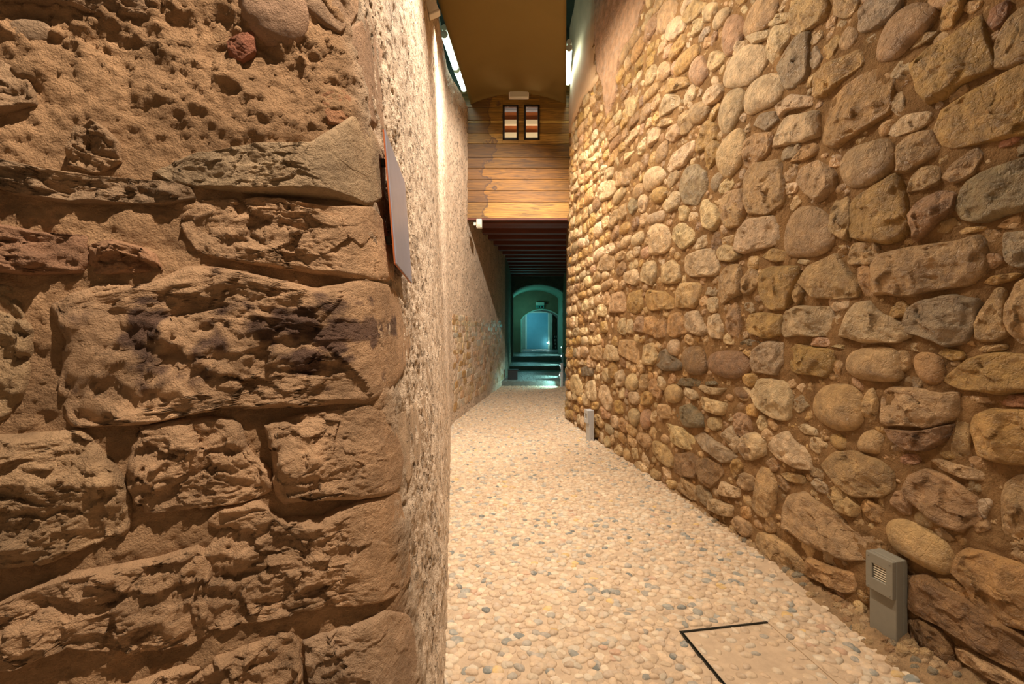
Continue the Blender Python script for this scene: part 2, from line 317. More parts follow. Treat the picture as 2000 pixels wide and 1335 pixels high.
def stone_geo(wall, poly, color, round_=False, depth=0.05, res=1.0, seed=0, base=0.0, rough=1.0, colfn=None, sink=0.05):
    """one stone lying in the wall surface: outline polygon in (u,z), domed or faceted front. returns V, quads, tris, colours"""
    rg = np.random.default_rng(seed)
    size = np.ptp(poly, axis=0); s = float(np.sqrt(size[0] * size[1])) + 1e-4
    out = chaikin(poly, 3, True) if round_ else resample(poly, 3 * len(poly))
    ar = lambda p: abs(np.sum(p[:, 0] * np.roll(p[:, 1], -1) - p[:, 1] * np.roll(p[:, 0], -1)))
    c0 = out.mean(0); out = c0 + (out - c0) * math.sqrt(ar(poly) / ar(out)) * (1.03 if round_ else 1.045)
    N = int(np.clip(res * 44, 8, 260)); K = int(np.clip(res * 15, 2, 90))
    out = resample(out, N); c = out.mean(0)
    q = np.c_[out * 1.0, np.full(N, seed * 1.7)]
    rad = 1 + (0.035 if round_ else 0.10) * rough * fbm(q, 1.6 / s, 3) * 2
    out = c + (out - c) * rad[:, None]
    t = np.linspace(0, 1, K + 1)[1:] ** 0.85
    ring = c + (out - c)[None] * t[:, None, None]                       # K,N,2
    T = np.repeat(t, N); UV = ring.reshape(-1, 2)
    UV = np.vstack([[c], UV]); T = np.r_[0, T]
    q2 = (UV - c) / (s * 0.5)
    p3 = np.c_[UV, np.full(len(UV), seed * 3.1)]
    if round_:
        h = depth * 1.15 * np.sqrt(np.clip(1 - (T * 0.97) ** 2.2, 0, 1)) + depth * 0.10 * fbm(p3, 1.5 / s, 4)
    else:
        h = depth * (1 - T ** 9) ** 0.6
        for k in range(5):
            a = rg.uniform(0, 6.28); b = rg.uniform(0.2, 0.8); a0 = rg.uniform(0.9, 1.25)
            h = np.minimum(h, depth * (a0 - b * (q2[:, 0] * math.cos(a) + q2[:, 1] * math.sin(a))))
        env = np.clip((1 - T) * 5, 0, 1)
        pw = p3 + 0.12 * s * np.stack([fbm(p3, 4 / s, 2), fbm(p3 + 5.5, 4 / s, 2), 0 * T], -1)
        h += env * depth * rough * (0.30 * facets(pw, 3.2 / s, seed % 97, 1.0) + 0.70 * fbm(p3, 2.4 / s, 5, 0.62))
        h = np.maximum(h, depth * 0.05)
    h += base + (0.002 if round_ else 0.007) * rough * min(1, s / 0.15) * fbm(p3, 38, 4, 0.65) * (res > 0.8)
    if wall is WL: h = h * np.clip((u_corner - 0.02 - UV[:, 0]) / 0.14, 0.22, 1)
    V = wall.P(UV[:, 0], UV[:, 1], h)
    skirt = wall.P(c[0] + (out[:, 0] - c[0]) * 1.02, c[1] + (out[:, 1] - c[1]) * 1.02, base - sink)
    V = np.vstack([V, skirt])
    idx = np.arange(N); nx = (idx + 1) % N
    tri = np.stack([np.zeros(N, int), 1 + idx, 1 + nx], -1)
    qd = []
    for r in range(K):
        a = 1 + r * N; b = a + N
        qd.append(np.stack([a + idx, b + idx, b + nx, a + nx], -1))
    qd = np.vstack(qd)
    if wall is WL: pass
    colr = np.tile(np.asarray(color)[:3], (len(V), 1))
    vv = 1 + 0.35 * fbm(np.c_[V[:, 0], V[:, 1], V[:, 2]] + seed, 1.5 / s, 3); colr = colr * vv[:, None]
    if colfn is not None: colr = colfn(np.vstack([UV, out]), colr)
    return V, qd, tri, colr
def orient(wall, V, qd, tri):
    # make the faces look into the corridor
    a, b, c_ = V[tri[0, 0]], V[tri[0, 1]], V[tri[0, 2]]; n = np.cross(b - a, c_ - a)
    j = int(np.argmin((wall.X - a[0]) ** 2 + (wall.Y - a[1]) ** 2))
    if n[0] * wall.nx[j] + n[1] * wall.ny[j] < 0: qd = qd[:, ::-1]; tri = tri[:, ::-1]
    return qd, tri
def merge(parts):
    V = []; Q = []; T = []; C = []; o = 0
    for v, q, t, c in parts:
        V.append(v); Q.append(q + o); T.append(t + o); C.append(c); o += len(v)
    return np.vstack(V), np.vstack(Q), np.vstack(T), np.vstack(C)

# ------------------------------------------------------------------ wall_left: front face, rounded corner and long plastered side
u_corner = WL.uY(1.42); u2 = WL.uY(2.5); u3 = WL.uY(5.2)
BL = []  # hewn blocks, in photograph pixels -> (u,z) on the wall surface
def blk(txt, col=(204, 166, 128), depth=0.035, rnd=False, base=0.008, rough=1.0):
    P = np.array([WL.at(x, y) for x, y in pts2(txt)]); BL.append((P, srgb(*col), depth, rnd, base, rough))
blk('160 600 240 562 330 562 400 530 500 543 625 570 700 547 760 562 793 615 800 680 772 742 725 782 640 785 550 792 425 797 300 820 200 817 172 782 163 692', depth=0.045)
blk('537 832 540 962 560 977 650 967 775 952 783 892 765 822 720 794 600 807', depth=0.045)
blk('280 832 400 812 465 822 480 877 532 917 527 957 450 977 350 992 280 997 262 940 270 880', depth=0.028)
blk('-150 852 0 852 165 845 215 892 255 947 257 1037 200 1045 100 1082 0 1087 -150 1095', col=(196, 162, 124), depth=0.045)
blk('392 1037 425 997 520 977 550 1012 625 1012 690 982 775 962 795 1057 800 1127 740 1172 600 1177 480 1203 405 1215', depth=0.036)
blk('-150 1190 0 1177 130 1117 250 1092 310 1087 388 1062 395 1150 400 1240 250 1262 130 1245 60 1290 -150 1300', depth=0.040)
blk('425 1275 545 1225 583 1232 590 1320 600 1420 380 1420 350 1340', depth=0.035)
blk('598 1247 750 1192 805 1215 812 1300 812 1420 612 1420', depth=0.035, col=(190, 158, 126))
blk('210 1345 350 1290 415 1292 340 1420 60 1450', depth=0.03)
blk('375 425 400 395 500 390 650 405 725 405 745 430 770 500 765 545 700 545 620 535 520 515 425 500 385 480', depth=0.040)
blk('-150 445 0 443 80 455 172 465 176 530 60 536 0 532 -150 535', col=(186, 142, 110), depth=0.032)
blk('190 480 230 472 300 490 322 530 200 537 182 528', col=(190, 146, 112), depth=0.032)
blk('-150 312 0 315 100 340 200 350 350 362 370 385 300 402 150 400 40 385 0 370 -150 365', col=(180, 150, 118), depth=0.034)
blk('325 340 400 305 500 292 600 290 655 250 690 212 725 255 748 325 748 380 715 400 600 385 450 372 350 360', col=(190, 164, 130), depth=0.055, rough=0.55)
blk('455 -60 540 -60 600 20 590 85 540 98 500 75 470 30', col=(184, 150, 122), depth=0.05, rnd=True)
blk('447 92 498 68 502 112 472 130 450 116', col=(162, 104, 78), depth=0.03, rough=0.3)
blk('140 330 155 258 200 248 235 280 242 322 190 345', depth=0.035, col=(190, 156, 120))
blk('15 60 60 42 110 60 92 92 40 96', depth=0.02, col=(190, 160, 128), rnd=True)
blk('-150 120 -40 100 60 150 80 210 -20 240 -150 230', depth=0.025, col=(186, 154, 120))
blk('-150 -80 60 -80 180 -50 300 -10 400 20 330 45 200 40 100 15 -150 10', depth=0.03, col=(182, 150, 118))
blk('620 190 660 175 700 210 690 245 640 250', depth=0.03, col=(176, 128, 92))
blk('690 52 720 30 745 100 748 262 715 222 676 150', depth=0.025, col=(190, 156, 126))
blk('776 812 836 772 839 852 818 888 790 945 779 880', depth=0.016, rough=0.25, col=(206, 178, 146))
blk('-150 560 20 560 60 640 50 760 10 830 -150 835', depth=0.02, col=(188, 158, 120))
blk('560 -60 690 -60 700 20 660 60 600 30', depth=0.022, col=(184, 152, 122))
stainC = np.array([0.045, 0.016, 0.022])
def px_of(wall, U):
    P = wall.P(U[:, 0], U[:, 1]); return CX + F * P[:, 0] / P[:, 1], HY - F * (P[:, 2] - EYE) / P[:, 1]
def red_stain(U, c):
    # old dark red paint soaked into the big block: three soft patches, in the block's own coordinates
    P = []
    for cx, cy, ru, rz, k in ((640, 640, .24, .060, 1.), (300, 655, .055, .095, .9), (420, 665, .05, .1, .6), (600, 700, .09, .045, .9), (760, 645, .07, .035, 1.0), (470, 605, .1, .03, .5), (350, 745, .10, .025, .5), (700, 590, .10, .02, .5), (300, 590, .05, .02, .7)):
        a = np.array(WL.at(cx, cy)); d = np.hypot((U[:, 0] - a[0]) / ru, (U[:, 1] - a[1]) / rz); P.append(k * np.clip(1.35 - d, 0, 1))
    m = np.max(P, 0); n = fbm(np.c_[U, np.zeros(len(U))], 16, 4, 0.6) * 2.2
    m = np.clip((m + n * 1.0 - 0.35) * 2.2, 0, 0.8)
    return c * (1 - m[:, None]) + stainC * m[:, None]

def left_h(U, Z):
    p = np.c_[U, Z, np.zeros(len(U))]
    front = np.clip((u_corner + 0.1 - U) / 0.25, 0, 1)
    h = 0.020 * fbm(p, 2.5, 3) + 0.008 * front + 0.040 * front * fbm(p, 9, 6, 0.66) + 0.03 * front * fbm(p, 4, 2) + 0.012 * (1 - front) * fbm(p, 8, 5, 0.6)
    h += front * 0.010 * np.abs(fbm(p, 30, 3, 0.6)) * 2
    up = np.clip((Z - 1.9) / 0.3, 0, 1) * front       # the upper part is buried in lumpy mortar
    pw = p + 0.05 * np.stack([fbm(p, 9, 3), fbm(p + 4.4, 9, 3), 0 * Z], -1)
    h += up * (0.050 * fbm(p * np.array([.8, 1.3, 1]), 5, 5, 0.70) + 0.060 * np.maximum(fbm(p, 15, 5, 0.7), -0.05) + 0.010 * facets(pw, 16, 0, 1.2) + 0.006)
    side = (1 - front)
    n = fbm(p * np.array([1, 1, 1]), 22, 3); h -= side * 0.020 * np.clip((n - 0.16) * 8, 0, 1); h += side * 0.018 * np.maximum(fbm(p + 3, 7, 4, 0.6), 0)
    near = np.clip((WL.uY(2.6) - U) / 0.8, 0, 1) * side
    near = np.clip((WL.uY(4.8) - U) / 2.6, 0, 1) * side
    h += near * 0.055 * fbm(p * np.array([1.4, 1, 1]), 6, 6, 0.66)
    return h
parts = []
def wall_patch(wall, u0, u1, z0, z1, du, dz, hf):
    us = np.linspace(u0, u1, int((u1 - u0) / du) + 2); zs = np.linspace(z0, z1, int((z1 - z0) / dz) + 2)
    U, Z = np.meshgrid(us, zs, indexing='ij'); U = U.ravel(); Z = Z.ravel(); h = hf(U, Z)
    return wall.P(U, Z, h), grid_faces(len(us), len(zs)), U, Z
mort = np.array(srgb(198, 160, 122)[:3]); plas = np.array(srgb(220, 198, 172)[:3])
pl = []
us0 = WL.at(-260, 700)[0]
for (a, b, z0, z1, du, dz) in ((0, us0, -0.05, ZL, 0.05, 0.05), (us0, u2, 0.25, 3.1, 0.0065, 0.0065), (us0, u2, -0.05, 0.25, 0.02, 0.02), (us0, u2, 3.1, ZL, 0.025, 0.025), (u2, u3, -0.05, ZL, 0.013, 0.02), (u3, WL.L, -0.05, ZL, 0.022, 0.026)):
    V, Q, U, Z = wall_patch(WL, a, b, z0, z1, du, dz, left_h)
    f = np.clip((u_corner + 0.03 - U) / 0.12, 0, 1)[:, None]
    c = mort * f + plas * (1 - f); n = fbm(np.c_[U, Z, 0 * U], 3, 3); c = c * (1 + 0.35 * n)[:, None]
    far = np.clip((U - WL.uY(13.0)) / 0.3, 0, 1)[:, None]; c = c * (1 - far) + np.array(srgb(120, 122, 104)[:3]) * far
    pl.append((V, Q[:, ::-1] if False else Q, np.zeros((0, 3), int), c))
# outward orientation for a left wall: checked by the normal of the first quad
V, Q, T, C = merge(pl)
q0 = Q[0]; n0 = np.cross(V[q0[1]] - V[q0[0]], V[q0[2]] - V[q0[0]])
if n0[0] * WL.nx[0] + n0[1] * WL.ny[0] < 0: Q = Q[:, ::-1]
me = mesh_np('wall_left', V, Q, T, C)
Mpl = M['plaster'].copy()
# the plaster uses the vertex colour too
nt = M['mortar_left'].node_tree
wall_left = link('wall_left', me, None, kind='structure')
def attr_plaster():
    return mat('pitted_wall_plaster', attr=True, rough=0.92, mottle=0.12, mscale=5, tint=(0.44, 0.31, 0.18, 0.3), bump=1.2, bscale=24, bump2=0.4, b2scale=120, pits=0.7, pscale=19, stretch=(1.0, 1.0, 1.35), bdist=0.022, spec=0.25)
me.materials.append(M['mortar_left']); me.materials.append(attr_plaster())
fc = np.empty(len(me.polygons), dtype=np.int32)
cu = np.concatenate([np.zeros(0)]);
cy_ = V[Q[:, 0], 1]; cx_ = V[Q[:, 0], 0]
fc[:] = (cy_ > 1.50).astype(np.int32)
me.polygons.foreach_set('material_index', fc)

def block_extra(seed): return None
for i, (P, c, d, rnd, base, rough) in enumerate(BL):
    sz = np.ptp(P, axis=0); s = math.sqrt(sz[0] * sz[1])
    V, Q, T, C = stone_geo(WL, P, c, rnd, d, res=float(np.clip(s / 0.09, 1.6, 5.5)), seed=11 + i, base=base, rough=rough, colfn=red_stain if i == 0 else None, sink=0.06)
    # chiselled relief over the whole block
    pp = V.copy(); nrm = np.array([0.35, -0.94, 0]); 
    q3 = np.c_[pp[:, 0] * 1.0 + pp[:, 1] * 0.35, pp[:, 2] * 1.8, pp[:, 1]]
    if not rnd:
        
            qw = q3 + 0.03 * np.stack([fbm(q3, 7, 3), fbm(q3 + 9, 7, 3), 0 * q3[:, 0]], -1) * 2
            rel = rough * (0.020 * facets(qw, 8, i * 3.7, 1.0) + 0.012 * facets(qw, 19, i * 1.3, 1.0) + 0.030 * fbm(q3, 6, 5, 0.62) + 0.008 * ridge(q3, 22, 3, 0.6))
    else: rel = 0.012 * fbm(pp, 8, 5, 0.6)
    n_in = len(V) - len(C) if False else 0
    u_ = None
    cx_b = np.clip((-0.30 - 0.095 * V[:, 2] - V[:, 0]) / 0.10, 0.15, 1)
    V = V + nrm[None] * (rel * cx_b)[:, None] * (1 if V[:, 1].mean() < 1.5 else 0.4)
    Q, T = orient(WL, V, Q, T)
    o = link('stone_block', mesh_np('stone_block', V, Q, T, C), M['block'], wall_left)
    if i == 0: o['label'] = 'rough pale block stained with dark red paint'
    if i == 15: o['label'] = 'small red stone chip in the mortar'

# ledge behind the top of the left wall
# thin stone courses low on the far left wall
cnt = 0; rg = np.random.default_rng(21)
zc = 0.18
sid = 500
left_auto = []
while zc < 1.75:
    hh = rg.uniform(0.07, 0.15); u = WL.uY(7.35) + rg.uniform(0, .2)
    while u < WL.uY(12.4):
        w = rg.uniform(0.14, 0.36); 
        if rg.random() < 0.72:
            P = np.array([(u, zc), (u + w * .5, zc - .01), (u + w * .95, zc + .01), (u + w * .96, zc + hh * .9), (u + w * .5, zc + hh * .97), (u + .01, zc + hh * .9)]) + rg.normal(0, 0.008, (6, 2))
            left_auto.append(P)
        u += w
    zc += hh * 1.02
for P in left_auto:
    sid += 1; c = srgb(*[(212, 184, 148), (205, 176, 130), (200, 160, 120), (196, 180, 156), (180, 140, 84)][rg.integers(5)])
    V, Q, T, C = stone_geo(WL, P, c, False, rg.uniform(0.012, 0.03), res=0.35, seed=sid, base=0.012, sink=0.05)
    Q, T = orient(WL, V, Q, T); link('stone', mesh_np('stone', V, Q, T, C), M['stone_far'], wall_left)
# ------------------------------------------------------------------ wall_right: mortar surface
ZMAX = 6.9
def right_h(U, Z):
    p = np.c_[U, Z, np.full(len(U), 3.3)]
    return 0.022 * fbm(p, 3, 3) + 0.040 * fbm(p, 10, 6, 0.66) + 0.009
pl = []
for (Ya, Yb, z0, z1, d) in ((0.35, 1.6, -0.05, 3.2, 0.025), (0.35, 1.6, 3.2, ZMAX, 0.06), (1.6, 4.2, -0.05, 4.6, 0.014), (1.6, 4.2, 4.6, ZMAX, 0.05), (4.2, 8.3, -0.05, ZMAX, 0.028), (8.3, 18.55, -0.05, 3.7, 0.08)):
    V, Q, U, Z = wall_patch(WR, WR.uY(Ya), WR.uY(Yb), z0, z1, d, d, right_h)
    pl.append((V, Q, np.zeros((0, 3), int), np.zeros((len(V), 3))))
V, Q, T, C = merge(pl); q0 = Q[0]; n0 = np.cross(V[q0[1]] - V[q0[0]], V[q0[2]] - V[q0[0]])
if n0[0] * WR.nx[0] + n0[1] * WR.ny[0] < 0: Q = Q[:, ::-1]
wall_right = link('wall_right', mesh_np('wall_right', V, Q, T), M['mortar_right'], kind='structure')

